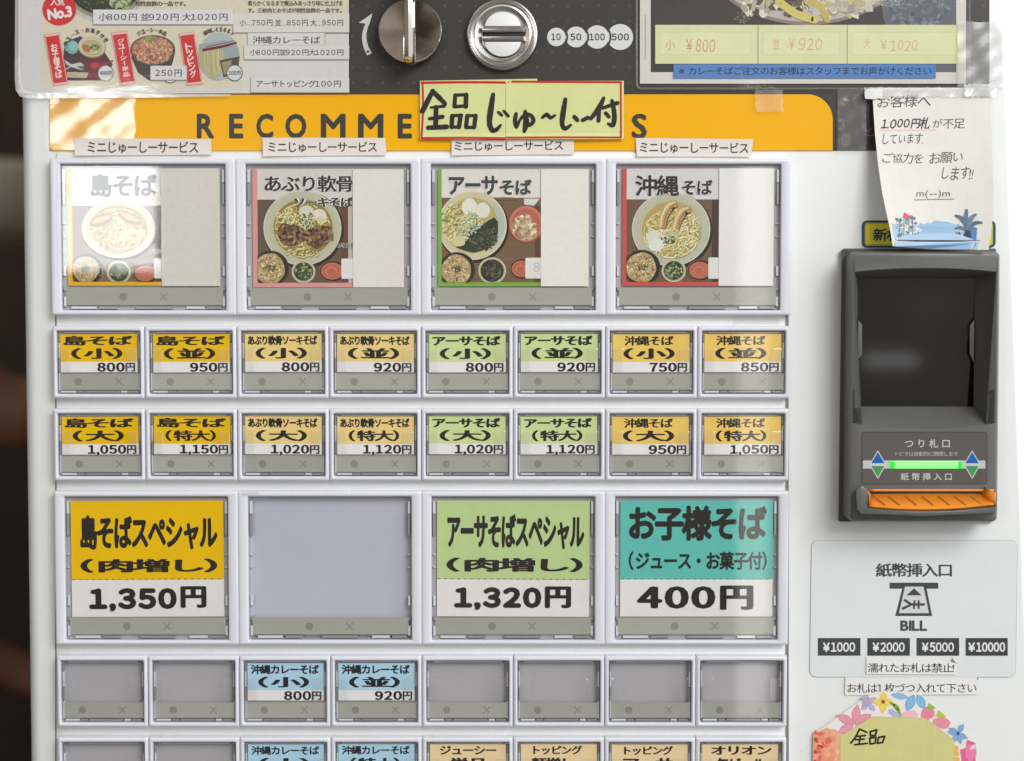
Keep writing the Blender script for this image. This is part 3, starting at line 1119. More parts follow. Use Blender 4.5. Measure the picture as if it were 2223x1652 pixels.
# coin slot
c = W(1090, 75, 3 * MM)
c.y = 0
cr = 77.5 * U
slot = MB()
lathe(slot, c, [(cr, 0), (cr * .995, 2.2 * MM), (cr * .965, 3.4 * MM), (cr * .93, 3.7 * MM), (cr * .90, 3.2 * MM), (cr * .875, 2.6 * MM), (cr * .84, 3.4 * MM), (cr * .80, 4.4 * MM), (cr * .755, 4.6 * MM),
                (cr * .70, 3.9 * MM), (cr * .63, 2.4 * MM), (cr * .575, 1.9 * MM), (cr * .56, 2.3 * MM), (cr * .02, 2.4 * MM)])
so = slot.obj('coin_slot', M_STEEL, machine)


def lens(cx, cy, up):
    a0 = -1 if up else 1
    pts = []
    for i in range(25):
        a = R(180 + 180 * i / 24) if up else R(180 - 180 * i / 24)
        pts.append((cx + 126 * math.cos(a), cy + 104 * math.sin(a)))
    return pts


K2 = lambda q: [(737.8 + x * .3124, y * .3124) for x, y in q]
mb = MB()
prism(mb, K2(lens(1131, 186, True)), 2 * MM, 3.2 * MM, 2.5)
mb.obj('white_lens', M_WHITE, so)
mb = MB()
prism(mb, K2(lens(1131, 292, False)), 2 * MM, 3.2 * MM, 2.5)
mb.obj('white_lens', M_WHITE, so)
mb = MB()
prism(mb, K2(rrect(985, 196, 1280, 226, 3)), 2 * MM, 3.6 * MM, 1.2)
prism(mb, K2(rrect(985, 250, 1280, 284, 3)), 2 * MM, 3.6 * MM, 1.2)
mb.obj('slot_bar', M_STEELD, so)
mb = MB()
prism(mb, K2(rrect(990, 226.5, 1277, 249.5, 3)), 2 * MM, 2.6 * MM, .5)
mb.obj('slot_opening', M_BLACK, so)

# ------------------------------------------------------------------ menu buttons
ROWS = {'A': 514.7, 'B': 786.5, 'C': 965.7, 'D': 1233.8, 'E': 1501.5, 'F': 1678}
FR = 6.2 * MM                               # front of the bezels
SB = (W(1600, 786.5, FR) - W(1500, 786.5, FR)).length / 100      # metres per page unit there
XS = [W(212.9 + 200.15 * i, 786.5, FR).x for i in range(8)]


def lrect(hw, y0, y1, r, o, n=4):
    return [Vector((x * SB, -o, -y * SB)) for x, y in rrect(-hw, y0, hw, y1, r, n)]


def bezel_mesh(name, hw, hh, ww, w0, w1):
    mb = MB()
    mb.loft([lrect(hw, -hh, hh, 3, .2 * MM), lrect(hw, -hh, hh, 3, FR - 1.3 * MM), lrect(hw - 1.2, -hh + 1.2, hh - 1.2, 3.2, FR - .55 * MM), lrect(hw - 3, -hh + 3, hh - 3, 3.6, FR - .15 * MM),
             lrect(hw - 5.5, -hh + 5.5, hh - 5.5, 4, FR), lrect(ww + 3.0, w0 - 3.0, w1 + 3.0, 3.4, FR), lrect(ww + 1.2, w0 - 1.2, w1 + 1.2, 3, FR - .3 * MM), lrect(ww, w0, w1, 2.4, FR - 1.0 * MM),
             lrect(ww, w0, w1, 2.4, FR - 1.8 * MM)], False, False)
    return mb.mesh(name, M_BEZEL)


def well_mesh(name, ww, w0, w1, back=None):
    mb = MB()
    if back is None:                      # shallow, behind a label
        mb.loft([lrect(ww, w0, w1, 2.4, FR - 1.82 * MM), lrect(ww - .6, w0 + .6, w1 - .6, 2, FR - 3.3 * MM)], False, True)
        return mb.mesh(name, M_WELL, 0)
    a, b, c = lrect(ww, w0, w1, 2.4, FR - 1.82 * MM), lrect(ww - 3, w0 + 3, w1 - 3, 5, 1.7 * MM), lrect(ww - 6, w0 + 6, w1 - 6, 4, 1.1 * MM)
    mb.loft([a, b], False, False, 0)
    mb.loft([b, c], False, True, 1)
    return mb.mesh(name, [M_WELL, back], 0)


def cover_mesh(name, ww, w0, w1, tabs):
    """clear cover: bevelled sheet plus moulded rails"""
    mb = MB()
    g = 2.2
    mb.loft([lrect(ww - g, w0 + g, w1 - g, 1.5, FR - 1.7 * MM), lrect(ww - g, w0 + g, w1 - g, 1.5, FR - .75 * MM), lrect(ww - g - 1.6, w0 + g + 1.6, w1 - g - 1.6, 1.5, FR - .45 * MM)], False, True)
    if tabs:
        for sx in (-1, 1):
            x0, x1 = sorted((sx * (ww - 6), sx * (ww - 30)))
            f = lambda a, b, c_, d, r, o: [Vector((x * SB, -o, -y * SB)) for x, y in rrect(a, b, c_, d, r, 3)]
            mb.loft([f(x0, -31, x1, 20, 2.5, FR - .44 * MM), f(x0 + .9, -30, x1 - .9, 19.2, 2.2, FR - .0 * MM), f(x0 + 2.2, -28.3, x1 - 2.2, 18, 2, FR + .15 * MM)], False, True, 1)
    return mb.mesh(name, [M_CLEAR, M_TAB], 0)


def ribs_mesh(name, ww, w0, w1, big):
    """moulded ends of the cover in the gap round the label, glints and shade coloured in"""
    mb = MB()

    def rb(x0, y0, x1, y1, mi, o=FR - 1.9 * MM):
        f = lambda e, oo: [Vector((x * SB, -oo, -y * SB)) for x, y in rrect(x0 + e, y0 + e, x1 - e, y1 - e, .4, 1)]
        mb.loft([f(0, o - 2.2 * MM), f(0, o - .4 * MM), f(.9, o)], False, True, mi)
    if big:
        for sx in (-1, 1):
            a, b = sorted((sx * (ww - 2.2), sx * (ww - 8.2)))
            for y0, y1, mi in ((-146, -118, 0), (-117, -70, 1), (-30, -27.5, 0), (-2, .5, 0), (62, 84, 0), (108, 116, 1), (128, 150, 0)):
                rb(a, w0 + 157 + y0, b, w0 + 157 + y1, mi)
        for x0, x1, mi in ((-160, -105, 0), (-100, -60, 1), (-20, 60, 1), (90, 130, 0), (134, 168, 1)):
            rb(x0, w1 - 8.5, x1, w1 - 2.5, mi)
    else:
        for sx in (-1, 1):
            a, b = sorted((sx * (ww - 2.0), sx * (ww - 5.2)))
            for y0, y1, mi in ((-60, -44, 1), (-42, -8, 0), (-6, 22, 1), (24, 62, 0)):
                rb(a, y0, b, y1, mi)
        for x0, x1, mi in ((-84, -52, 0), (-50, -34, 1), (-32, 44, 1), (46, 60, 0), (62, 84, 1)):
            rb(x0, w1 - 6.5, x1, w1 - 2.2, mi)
        rb(-76, w0 + 2.2, 76, w0 + 5.0, 0)
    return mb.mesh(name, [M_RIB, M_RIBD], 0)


BIG = dict(hw=201.0, hh=169.3, ww=178, w0=-157, w1=158)
SML = dict(hw=99.6, hh=78.9, ww=90.5, w0=-67.8, w1=69)
MESH = {}
for key, g in (('big', BIG), ('small', SML)):
    MESH[key] = dict(deep=well_mesh('well', g['ww'], g['w0'], g['w1'], M_BACK2 if key == 'big' else M_BACK), bezel=bezel_mesh('bezel', **g), well=well_mesh('well', g['ww'], g['w0'], g['w1']),
                     cover=cover_mesh('cover', g['ww'], g['w0'], g['w1'], key == 'small'), ribs=ribs_mesh('ribs', g['ww'], g['w0'], g['w1'], key == 'big'))


def strip_print(big, rnd):
    p = Print(1, 0, 0, rnd)
    t = p.rnd.uniform(.97, 1.03)
    c = tuple(x * t for x in (166, 166, 156))
    d = shade(c, .82)
    if big:
        p.rectf(-171, 109.5, 171, 147, c)
        p.ell(-46.5, 129, 8.4, 8.4, d)
        a, b, q = 41.5, 129, 7.5
    else:
        p.rectf(-85.5, 26, 85.5, 60, c)
        p.ell(-46.3, 42.6, 8.2, 8.2, d)
        a, b, q = 41.8, 42.4, 7
    p.stroke([(a - q, b - q), (a + q, b + q)], 2.7, d, caps=False, smooth=0)
    p.stroke([(a - q, b + q), (a + q, b - q)], 2.7, d, caps=False, smooth=0)
    return p


def button(row, cols, label, card=None, cardmat=M_PRINT, back=M_BACK, tilt=0.0, wear=False):
    big = len(cols) == 2
    key = 'big' if big else 'small'
    x = sum(XS[i] for i in cols) / len(cols)
    z = W(1111, ROWS[row], FR).z
    root = empty('menu_button', (x, 0, z), machine)
    root['label'] = label

    def kid(name, me, at=(x, 0, z)):
        o = bpy.data.objects.new(name, me)
        COL.objects.link(o)
        o.location = at
        put(o, root)
        return o
    kid('bezel', MESH[key]['bezel'])
    kid('well', MESH[key]['well' if card else 'deep'])
    kid('cover', MESH[key]['cover'])
    kid('ribs', MESH[key]['ribs'])
    g = BIG if big else SML
    seed = ord(row) * 10 + cols[0]
    rn = random.Random(seed)
    dxr, dyr = rn.uniform(-.8, .8), rn.uniform(-.6, .6)
    oc = FR - 2.3 * MM
    if card:
        ca, sa = math.cos(tilt), math.sin(tilt)
        at = lambda px, py, d: Vector((x + ((px + dxr) * ca - py * sa) * SB, -(oc + d), z - ((px + dxr) * sa + py * ca + dyr) * SB))
        card.build('label_card', cardmat, root, at=at)
    sp = strip_print(big, seed)
    if wear:
        for _ in range(30):
            sp.ell(-44 + sp.rnd.gauss(6, 3.0), 42 + sp.rnd.gauss(2, 8), sp.rnd.uniform(.6, 2.2), sp.rnd.uniform(.8, 2.6), shade((168, 164, 150), sp.rnd.uniform(.95, 1.08)), n=7, wob=.2)
    sp.build('status_strip', M_STRIP, root, at=lambda px, py, d: Vector((x + px * SB, -(FR - 2.0 * MM + d), z - py * SB)))
    return root


# row of picture buttons
for i, (kind, t) in enumerate((('shima', 'picture button with yellow edged photo titled 島そば'), ('aburi', 'picture button with pink edged photo titled あぶり軟骨ソーキそば'),
                               ('asa', 'picture button with green edged photo titled アーサそば'), ('okinawa', 'picture button with red edged photo titled 沖縄そば'))):
    button('A', (2 * i, 2 * i + 1), t, food_card(kind), M_PHOTO)

YEL, CRM, GRN, APR, BLU, PCH, TEAL, DYEL, DGRN = ((255, 180, 0), (226, 198, 126), (194, 209, 146), (238, 190, 98), (166, 202, 222), (238, 200, 156), (92, 180, 170), (255, 180, 0), (178, 199, 138))
YEL, CRM, GRN, APR, BLU, PCH, TEAL, DYEL, DGRN = (tuple(min(255, v * 1.06) for v in c) for c in (YEL, CRM, GRN, APR, BLU, PCH, TEAL, DYEL, DGRN))
KINDS_ = [('島そば', 'bright yellow', YEL, (218, 902)), ('あぶり軟骨ソーキそば', 'pale cream', CRM, (216, 902)), ('アーサそば', 'pale green', GRN, (222, 896)), ('沖縄そば', 'apricot', APR, (302, 790))]
PR = [('800', '950', '1,050', '1,150'), ('800', '920', '1,020', '1,120'), ('800', '920', '1,020', '1,120'), ('750', '850', '950', '1,050')]
for q, (t, cn, c, tb) in enumerate(KINDS_):
    for r_, sizes in (('B', ('小', '並')), ('C', ('大', '特大'))):
        for j, sz in enumerate(sizes):
            pr = PR[q][(0 if r_ == 'B' else 2) + j]
            button(r_, (2 * q + j,), f'{cn} button reading {t} ({sz}) {pr}円', small_card(t, sz, pr, c, tb), tilt=random.Random(q * 7 + j + ord(r_)).uniform(-.006, .006),
                   wear=(t == 'アーサそば' and sz == '大'))

# row of big price buttons
button('D', (0, 1), 'large yellow button reading 島そばスペシャル (肉増し) 1,350円',
       big_card('島そばスペシャル', (445, 205, 1258, 412), '（肉増し）', (443, 465, 1255, 548), '1,350', (492, 640, 1012, 782), DYEL, (1034, 630, 1188, 760)), tilt=-.004)
button('D', (2, 3), 'large empty button with a plain lilac backing', None, back=M_BACK2)
button('D', (4, 5), 'large green button reading アーサそばスペシャル (肉増し) 1,320円',
       big_card('アーサそばスペシャル', (450, 200, 1262, 410), '（肉増し）', (446, 460, 1254, 545), '1,320', (492, 636, 1010, 776), DGRN, (1030, 630, 1186, 760)), tilt=.004)
button('D', (6, 7), 'large teal button reading お子様そば (ジュース・お菓子付) 400円',
       big_card('お子様そば', (440, 150, 1258, 360), '（ジュース・お菓子付）', (440, 422, 1258, 535), '400', (490, 630, 955, 765), TEAL, (982, 626, 1180, 772)))

# lower rows
for i in range(8):
    if i in (2, 3):
        sz, pr = (('小', '800'), ('並', '920'))[i - 2]
        button('E', (i,), f'pale blue button reading 沖縄カレーそば ({sz}) {pr}円', small_card('沖縄カレーそば', sz, pr, BLU, (220, 898)))
    else:
        button('E', (i,), ('empty grey button under the yellow 1,350円 button, left one', 'empty grey button under the yellow 1,350円 button, right one', '', '', 'empty grey button under the green 1,320円 button, left one',
                           'empty grey button under the green 1,320円 button, right one', 'empty grey button under the teal 400円 button, left one', 'empty grey button under the teal 400円 button, right one')[i])
button('F', (0,), 'empty grey button at the bottom left corner')
button('F', (1,), 'empty grey button at the bottom edge, second from the left')
button('F', (2,), 'pale blue button reading 沖縄カレーそば (大)', low_card('沖縄カレーそば', (220, 898), '（大）', (292, 800), BLU))
button('F', (3,), 'pale blue button reading 沖縄カレーそば (特大)', low_card('沖縄カレーそば', (220, 898), '（特大）', (300, 800), BLU))
button('F', (4,), 'peach button reading ジューシー', low_card('ジューシー', (285, 850), '単品', (380, 760), PCH))
button('F', (5,), 'peach button reading トッピング 麺増し', low_card('トッピング', (310, 800), '麺増し', (290, 720), PCH))
button('F', (6,), 'peach button reading トッピング アーサ', low_card('トッピング', (310, 800), 'アーサ', (300, 800), PCH))
button('F', (7,), 'peach button reading オリオン 缶ビール', low_card('オリオン', (275, 880), '缶ビール', (330, 820), PCH))

# ------------------------------------------------------------------ bill acceptor
K5 = .38889


def q5(u, v): return (1736.1 + u * K5, 520.8 + v * K5)


def P5(pts): return [q5(u, v) for u, v in pts]


acc = empty('bill_acceptor', W(2000, 830, 0), machine)
acc['label'] = 'dark grey banknote acceptor with black window and orange tray'
mb = MB()
BASE = [(245, 48)] + [(1088, 48), (1094, 54), (1080, 1566), (1074, 1572), (222, 1572), (214, 1564), (232, 56)]
prism(mb, P5(BASE), -1 * MM, 3.5 * MM, 2)
mb.obj('base_plate', M_GREYD, acc)
# body: skewed rounded outline
FO = 20 * MM


def skew(u, v):
    t = (v - 65) / 1507.0
    return u - 16 * t


outl = [(skew(u, v), v) for u, v in rrect(287, 65, 1115, 1572, 30, 6)]
outl = P5(outl)
mb = MB()
BO = []
for x, y in outl:
    BO.append((x, y))
L = []
for o, d in ((3.4 * MM, -2.5), (FO - 3.0 * MM, 0), (FO - 1.2 * MM, 1.0), (FO - .3 * MM, 3.0), (FO, 5.5)):
    L.append([W(x, y, o) for x, y in (inset(outl, d) if d else outl)])
# bring the side wall straight back: same world x/z as the front edge
L[0] = [Vector((v.x, -3.4 * MM, v.z)) for v in L[1]]
mb.loft(L, False, False)


def arc_loop(tl, tr, br, bl, st, sr, sb, sl, n=14):
    pts = []
    for a, b, sg, nx in ((tl, tr, st, (0, -1)), (tr, br, sr, (1, 0)), (br, bl, sb, (0, 1)), (bl, tl, sl, (-1, 0))):
        for i in range(n):
            t = i / n
            h = 4 * t * (1 - t) * sg
            pts.append((a[0] + (b[0] - a[0]) * t + nx[0] * h, a[1] + (b[1] - a[1]) * t + nx[1] * h))
    return pts


op = P5(arc_loop((298, 178), (1104, 178), (1094, 1022), (288, 1022), 22, 0, 34, 0))
op2 = P5(arc_loop((303, 184), (1099, 184), (1089, 1016), (293, 1016), 22, 0, 33, 0))
bk = P5(arc_loop((322, 215), (975, 215), (968, 930), (316, 930), 0, 0, 0, 0))
frontloop = L[-1]
mb.flat(frontloop, [[W(x, y, FO) for x, y in op]])
mb.loft([[W(x, y, FO) for x, y in op], [W(x, y, FO - .8 * MM) for x, y in op2], [W(x, y, 4.6 * MM) for x, y in bk]], False, False)
# tray holder
hold = P5([(312, 1400), (330, 1380), (352, 1372), (372, 1395), (388, 1425), (390, 1494), (640, 1512), (860, 1510), (1086, 1486), (1090, 1425), (1098, 1425), (1099, 1500), (1090, 1522), (700, 1540), (340, 1528), (318, 1505)])
prism(mb, hold, FO - 1 * MM, FO + 8 * MM, 3.0)
mb.obj('housing', M_GREY, acc)
mb = MB()
mb.flat([W(x, y, 4.4 * MM) for x, y in P5([(310, 205), (985, 205), (980, 940), (305, 940)])])
mb.obj('window', M_GLASS, acc, 0)
mb = MB()
prism(mb, P5([(322, 445), (346, 475), (346, 640), (320, 672)]), 4.6 * MM, 7 * MM, 2)
prism(mb, P5([(973, 440), (947, 478), (945, 635), (972, 690)]), 4.6 * MM, 7 * MM, 2)
mb.obj('finger_tab', M_GREY, acc)
# label plate
p = Print(K5, 1736.1, 520.8)
p.rrect(343, 1071, 1045, 1364, 16, (74, 72, 70))
p.rrect(348, 1076, 1041, 1360, 13, (92, 90, 88))
p.rectf(351, 1231, 1034, 1276, (190, 194, 194))
for cx in (434, 960):
    for s_, c_ in ((-1, (40, 96, 176)), (1, (74, 150, 96))):
        for g, cc in ((1.0, (206, 208, 206)), (.82, c_)):
            yb = 1254 + s_ * 2
            h = 78 * s_
            w = 46
            yc = yb + h * .36
            pts = [(cx - w, yb), (cx + w, yb), (cx, yb + h)]
            p.poly([(cx + (x_ - cx) * g, yc + (y_ - yc) * g) for x_, y_ in pts], cc)
WT = (205, 206, 203)
p.text('つ り 札 口', 585, 1112, 835, 1160, WT, .006, n=4)
p.text('トビラは自動的に開閉します', 532, 1181, 882, 1206, (182, 183, 180), 0)
p.text('紙 幣 挿 入 口', 562, 1300, 846, 1342, WT, .006, n=4)
p.build('label_plate', M_FILM, acc, FO + .15 * MM)
mb = MB()
prism(mb, P5(rrect(526, 1236, 882, 1276, 3)), FO, FO + .5 * MM, .6, 0)
prism(mb, P5(rrect(502, 1236, 525, 1276, 3)), FO, FO + .5 * MM, .6, 1)
prism(mb, P5(rrect(883, 1236, 905, 1276, 3)), FO, FO + .5 * MM, .6, 1)
mb.obj('indicator_light', [M_LED, M_LEDS], acc, 0)
# orange tray
mb = MB()
NT = 24
g0, g1, gl = [], [], []
for i in range(NT + 1):
    t = i / NT
    u = 392 + (1084 - 392) * t
    sag = 4 * t * (1 - t)
    g0.append(W(*q5(u + 2, 1418 - 2 * sag), FO + .8 * MM))
    g1.append(W(*q5(u, 1486 + (1474 - 1486) * t + 22 * sag), FO + 9.2 * MM))
    gl.append(W(*q5(u, 1497 + (1484 - 1497) * t + 22 * sag), FO + 8.2 * MM))
top = [W(*q5(392 + 692 * i / NT, 1392), FO + .3 * MM) for i in range(NT + 1)]
top2 = [W(*q5(392 + 692 * i / NT, 1404), FO + .3 * MM) for i in range(NT + 1)]
for a, b in ((g0, g1), (g1, gl), (top, top2)):
    mb.add(a + b, [(i, i + 1, NT + 1 + i + 1, NT + 1 + i) for i in range(NT)])
for pts in ([(352, 1378, .3), (362, 1384, 2.5), (392, 1421, 8.6), (390, 1492, 9.4), (394, 1416, .9), (372, 1390, .4)],
            [(1030, 1378, .3), (1086, 1412, 8.6), (1087, 1480, 9.4), (1000, 1420, .9), (1024, 1394, .5)]):
    mb.flat([W(*q5(u, v), FO + o * MM) for u, v, o in pts])
tr = mb.obj('tray', M_ORANGE, acc, 50)
md = tr.modifiers.new('thick', 'SOLIDIFY')
md.thickness = .6 * MM
md.offset = -1
p = Print(K5, 1736.1, 520.8)
gro = MB()
for u in (408, 490, 585, 678, 768, 858, 950):
    a, b = Vector(q5(u, 1428)), Vector(q5(u + 66, 1480))
    pts = []
    for s_ in (0, .5, 1):
        t = (a.x + (b.x - a.x) * s_ - q5(392, 0)[0]) / (692 * K5)
        v = 1428 + 52 * s_
        sag = 4 * max(0, min(1, t)) * (1 - max(0, min(1, t)))
        f = (v - 1418) / (1486 + 18 * sag - 1418)
        pts.append(W(a.x + (b.x - a.x) * s_, q5(0, v)[1], FO + (.8 + 8.4 * f) * MM + .9 * MM))
    wv = Vector((.32 * MM, 0, .2 * MM))
    gro.add([pts[0] - wv, pts[1] - wv, pts[2] - wv, pts[0] + wv, pts[1] + wv, pts[2] + wv], [(0, 1, 4, 3), (1, 2, 5, 4)])
gro.obj('tray_grooves', M_ORANGED, acc, 0)
mb = MB()
mb.flat([W(*q5(u, v), FO + .2 * MM) for u, v in ((392, 1402), (1080, 1402), (1075, 1422), (398, 1424))])
mb.obj('note_slot', M_BLACK, acc, 0)

# ------------------------------------------------------------------ silver plate below it
K6 = .30644
p = Print(K6, 1718.75, 1145.8)
pl = [(u - 14 * (v - 90) / 965.0, v) for u, v in rrect(140, 90, 1595, 1055, 48, 6)]
p.poly(inset(pl, -2.5), (166, 170, 172))
p.poly(pl, (224, 229, 231))
p.text('紙幣挿入口', 592, 250, 1132, 348, (70, 71, 72), .030)
DG = (72, 73, 74)
p.rectf(690, 388, 1035, 431, DG)
p.poly([(780, 431), (953, 431), (992, 624), (730, 624)], DG)
p.poly([(800, 415), (930, 415), (969, 604), (757, 604)], (214, 216, 218))
p.rectf(770, 410, 960, 416, DG)
p.poly([(864, 428), (918, 478), (808, 478)], DG)
for a, b, w in (((778, 542), (835, 542), 14), ((792, 508), (838, 538), 18), ((778, 574), (838, 546), 18), ((835, 542), (940, 542), 18), ((868, 512), (862, 574), 15), ((896, 512), (896, 574), 15)):
    if w != 14: p.stroke([a, b], w, DG, caps=False, smooth=0)
p.text('BILL', 766, 655, 956, 730, DG, .036, wide=False, gap=.09)
for (x0, x1), t in zip(((182, 484), (533, 834), (882, 1183), (1230, 1527)), ('¥1000', '¥2000', '¥5000', '¥10000')):
    p.rectf(x0, 780, x1, 905, (66, 68, 70))
    w = 228 if len(t) == 5 else 262
    c_ = (x0 + x1) / 2
    p.text(t[0], c_ - w / 2, 812, c_ - w / 2 + 48, 878, (232, 232, 232), .03, wide=False)
    p.text(t[1:], c_ - w / 2 + 56, 810, c_ + w / 2, 878, (232, 232, 232), .03, gap=.10)
p.build('bill_plate', mat('silver_film', attr=True, rough=.3, spec=.5, noise=.05, nscale=26, bump=.05, bscale=45), machine, .35 * MM)

# ================================================================== PAPER THINGS TAPED TO THE MACHINE
def paper_strip(name, label, cat, corners, col, text, tbox, out, group=None, mtl=M_PRINT, k=1, ox=0, oy=0, ink=INK, bold=.0, lift=0.0, rot=0, tear=None):
    p = Print(k, ox, oy)
    n = 8
    tl, tr, br, bl = corners
    L2 = lambda s, e, t: (s[0] + (e[0] - s[0]) * t, s[1] + (e[1] - s[1]) * t)
    for i in range(n):
        for j in range(6):
            a, b = i / n, (i + 1) / n
            c0, c1 = j / 6, (j + 1) / 6
            p.layer = 1
            ta, tb, ba, bb = L2(tl, tr, a), L2(tl, tr, b), L2(bl, br, a), L2(bl, br, b)
            p.convex([L2(ta, ba, c0), L2(tb, bb, c0), L2(tb, bb, c1), L2(ta, ba, c1)], col, up=False)
    p.layer = 2
    if text: p.text(text, *tbox, col=ink, bold=bold, rot=rot, n=6)
    if tear: p.poly(tear, (150, 132, 108))
    x0 = ox + tl[0] * k
    x1 = ox + tr[0] * k
    y0, y1 = oy + tl[1] * k, oy + bl[1] * k
    f = lambda x, y: out + lift * max(0, (y - y0) / (y1 - y0)) ** 1.5 * (0.35 + 0.65 * abs(2 * (x - x0) / (x1 - x0) - 1) ** 2)
    o = p.build(name, mtl, None, f)
    if cat: tag(o, label, cat, group)
    return o


# four small white service strips
SV = [((161, 300), (458, 302), (459.5, 336), (162, 338)), ((569.6, 299), (836, 299.5), (839, 337), (570.5, 339.5)), ((979.7, 304), (1245, 304), (1246, 335), (980, 337.5)), ((1379, 299.6), (1634.6, 302.5), (1630, 340.5), (1382, 340))]
ST = [(190, 307, 430, 333), (582, 308, 818, 331), (986, 306, 1222, 327.5), (1389, 309, 1624, 333)]
SL = ['white service strip over the yellow edged photo button', 'white service strip over the pink edged photo button', 'white service strip hanging below the handwritten green sign', 'white service strip over the red edged photo button']
for i in range(4):
    paper_strip('service_strip', SL[i], 'paper strip', SV[i], (221, 213, 206), 'ミニじゅーしーサービス', ST[i], 1.3 * MM, 'small white service strips under the yellow band', ink=(46, 43, 43), bold=.010, lift=1.2 * MM, rot=(.2, 0, -.4, .5)[i])

# hand painted sign
K2v = (.3124, 737.8, 0)
p = Print(*K2v, rnd=5)
GR = (211, 215, 150)
p.convex([(555, 562), (1370, 548), (1370, 580), (555, 580)], GR)
for i in range(28):
    a, b = 555 + i * 50.6, 555 + (i + 1) * 50.6
    p.layer = 2
    for c0, c1 in ((562, 800), (800, 925), (925, 968)):
        p.convex([(a, c0), (b, c0), (b, c1), (a, c1)], GR, up=False)
p.layer = 3
RD = (198, 46, 44)
p.stroke([(560, 576), (850, 572), (1150, 574)], 17, RD, caps=False); p.stroke([(1190, 568), (1600, 570), (1958, 572)], 15, RD, caps=False); p.stroke([(1148, 582), (1180, 566)], 5, RD, caps=False)
p.stroke([(573, 565), (577, 760), (566, 962)], 14, RD, caps=False); p.stroke([(1950, 565), (1951, 760), (1952, 960)], 13, RD, caps=False)
p.stroke([(560, 960), (900, 958), (1150, 962)], 15, RD, caps=False); p.stroke([(1150, 957), (1600, 955), (1956, 956)], 14, RD, caps=False)
p.stroke([(1150, 568), (1151, 760), (1150, 966)], 2.2, (150, 152, 106), caps=False)
BR = (50, 48, 47)
for pts, w in (([(645, 632), (610, 700), (572, 775)], [26, 30, 32]), ([(640, 632), (690, 680), (730, 722)], [24, 30, 26]), ([(630, 748), (725, 738)], [14, 20]), ([(668, 745), (666, 820), (664, 885)], 30), ([(622, 826), (712, 812)], [22, 26]), ([(612, 888), (742, 882)], [28, 32]),
               ([(798, 662), (880, 658)], 20), ([(800, 662), (795, 740)], 24), ([(876, 660), (874, 742)], 28), ([(795, 742), (880, 736)], 20),
               ([(776, 806), (846, 800)], 20), ([(780, 806), (776, 884)], 26), ([(838, 804), (826, 884)], 26), ([(776, 884), (832, 882)], 20),
               ([(880, 804), (946, 804)], 20), ([(884, 806), (876, 884)], 26), ([(942, 804), (932, 886)], 26), ([(876, 886), (936, 886)], 20),
               ([(1064, 656), (1048, 760), (1038, 850), (1056, 904), (1086, 902), (1118, 868)], [24, 36, 32, 30, 26, 14]), ([(1100, 780), (1124, 802)], 18), ([(1138, 772), (1168, 806)], [16, 22]),
               ([(1224, 790), (1216, 836), (1226, 882), (1252, 830), (1290, 796), (1330, 806), (1344, 840), (1322, 868), (1290, 866)], [20, 26, 22, 16, 26, 22, 24, 24, 20]), ([(1286, 776), (1294, 850), (1280, 914)], [22, 40, 20]),
               ([(1404, 818), (1436, 796), (1462, 818), (1494, 802)], [16, 24, 22, 14]), ([(1566, 690), (1548, 800), (1544, 866), (1566, 894), (1604, 868)], [24, 32, 28, 26, 14]),
               ([(1628, 812), (1650, 836)], 24), ([(1686, 836), (1722, 818)], 24), ([(1832, 682), (1800, 750), (1742, 826)], [20, 34, 20]), ([(1800, 760), (1796, 840)], 24), ([(1822, 752), (1928, 716)], [20, 26]),
               ([(1890, 700), (1906, 790), (1898, 868), (1862, 860)], [22, 28, 28, 16]), ([(1846, 786), (1868, 812)], 22)):
    p.stroke(pts, [q * 1.18 for q in w] if isinstance(w, list) else w * 1.18, BR, jit=.06)
sg = lambda x, y: 1.8 * MM + .45 * MM * math.sin((x - 911) / 70.0) ** 2 + .8 * MM * max(0, (y - 289) / 14)
tag(p.build('handwritten_sign', M_PRINT, None, sg), 'pale green red bordered sign with thick black brush writing 全品じゅ〜しぃ付', 'sign')

# ---- left menu poster
poster = empty('menu_poster', W(400, 100, 1.2 * MM))
tag(poster, 'laminated cream menu poster with food photos and red banners, taped at the top left', 'poster')
KP = .21868
p = Print(1, 0, 0, 21)
p.rectf(40, -300, 757, 203, (214, 212, 210), 2)
p.rectf(88, -300, 607, 192, (218, 209, 186), 2)
p.rectf(607, -300, 757, 70, (216, 208, 188)); p.rectf(527, 68, 757, 203, (217, 214, 210))
for _ in range(60):
    yy = p.rnd.uniform(-10, 190)
    xx = p.rnd.uniform(90, 480)
    p.rectf(xx, yy, xx + p.rnd.uniform(40, 120), yy + .8, shade((218, 209, 186), p.rnd.uniform(.97, 1.03)))
p.k, p.ox, p.oy = KP, 52.08, 0
# bowl with green seaweed at the top
p.ell(800, -120, 420, 350, (196, 192, 178)); p.ell(800, -130, 385, 318, (150, 148, 130)); p.ell(800, -150, 365, 300, (44, 52, 36))
speckle(p, 760, -60, 300, 180, 260, 14, [(50, 60, 40), (36, 44, 30), (66, 76, 52), (82, 92, 62)])
speckle(p, 960, 30, 110, 50, 60, 22, [(160, 172, 120), (120, 140, 90), (190, 196, 160), (90, 110, 70)])
p.ell(350, 92, 168, 164, (208, 44, 50), wob=.015)
p.text('人気', 262, -28, 402, 58, (232, 222, 220), .02)
p.text('No.3', 232, 74, 476, 186, (236, 228, 226), .05, rot=-9, wide=False, gap=.08)
p.text('相性抜群の一品です。', 1102, 12, 1606, 64, (78, 72, 62), .03)
p.k, p.ox = .35144, 0
p.text('柔らかくなるまで煮込みあっさり味に仕上げま', 1530, 4, 2116, 38, (88, 82, 72), .03, n=6)
p.text('す。三枚肉とおそばが相性抜群の一品です。', 1530, 50, 2110, 80, (88, 82, 72), .03, n=6)
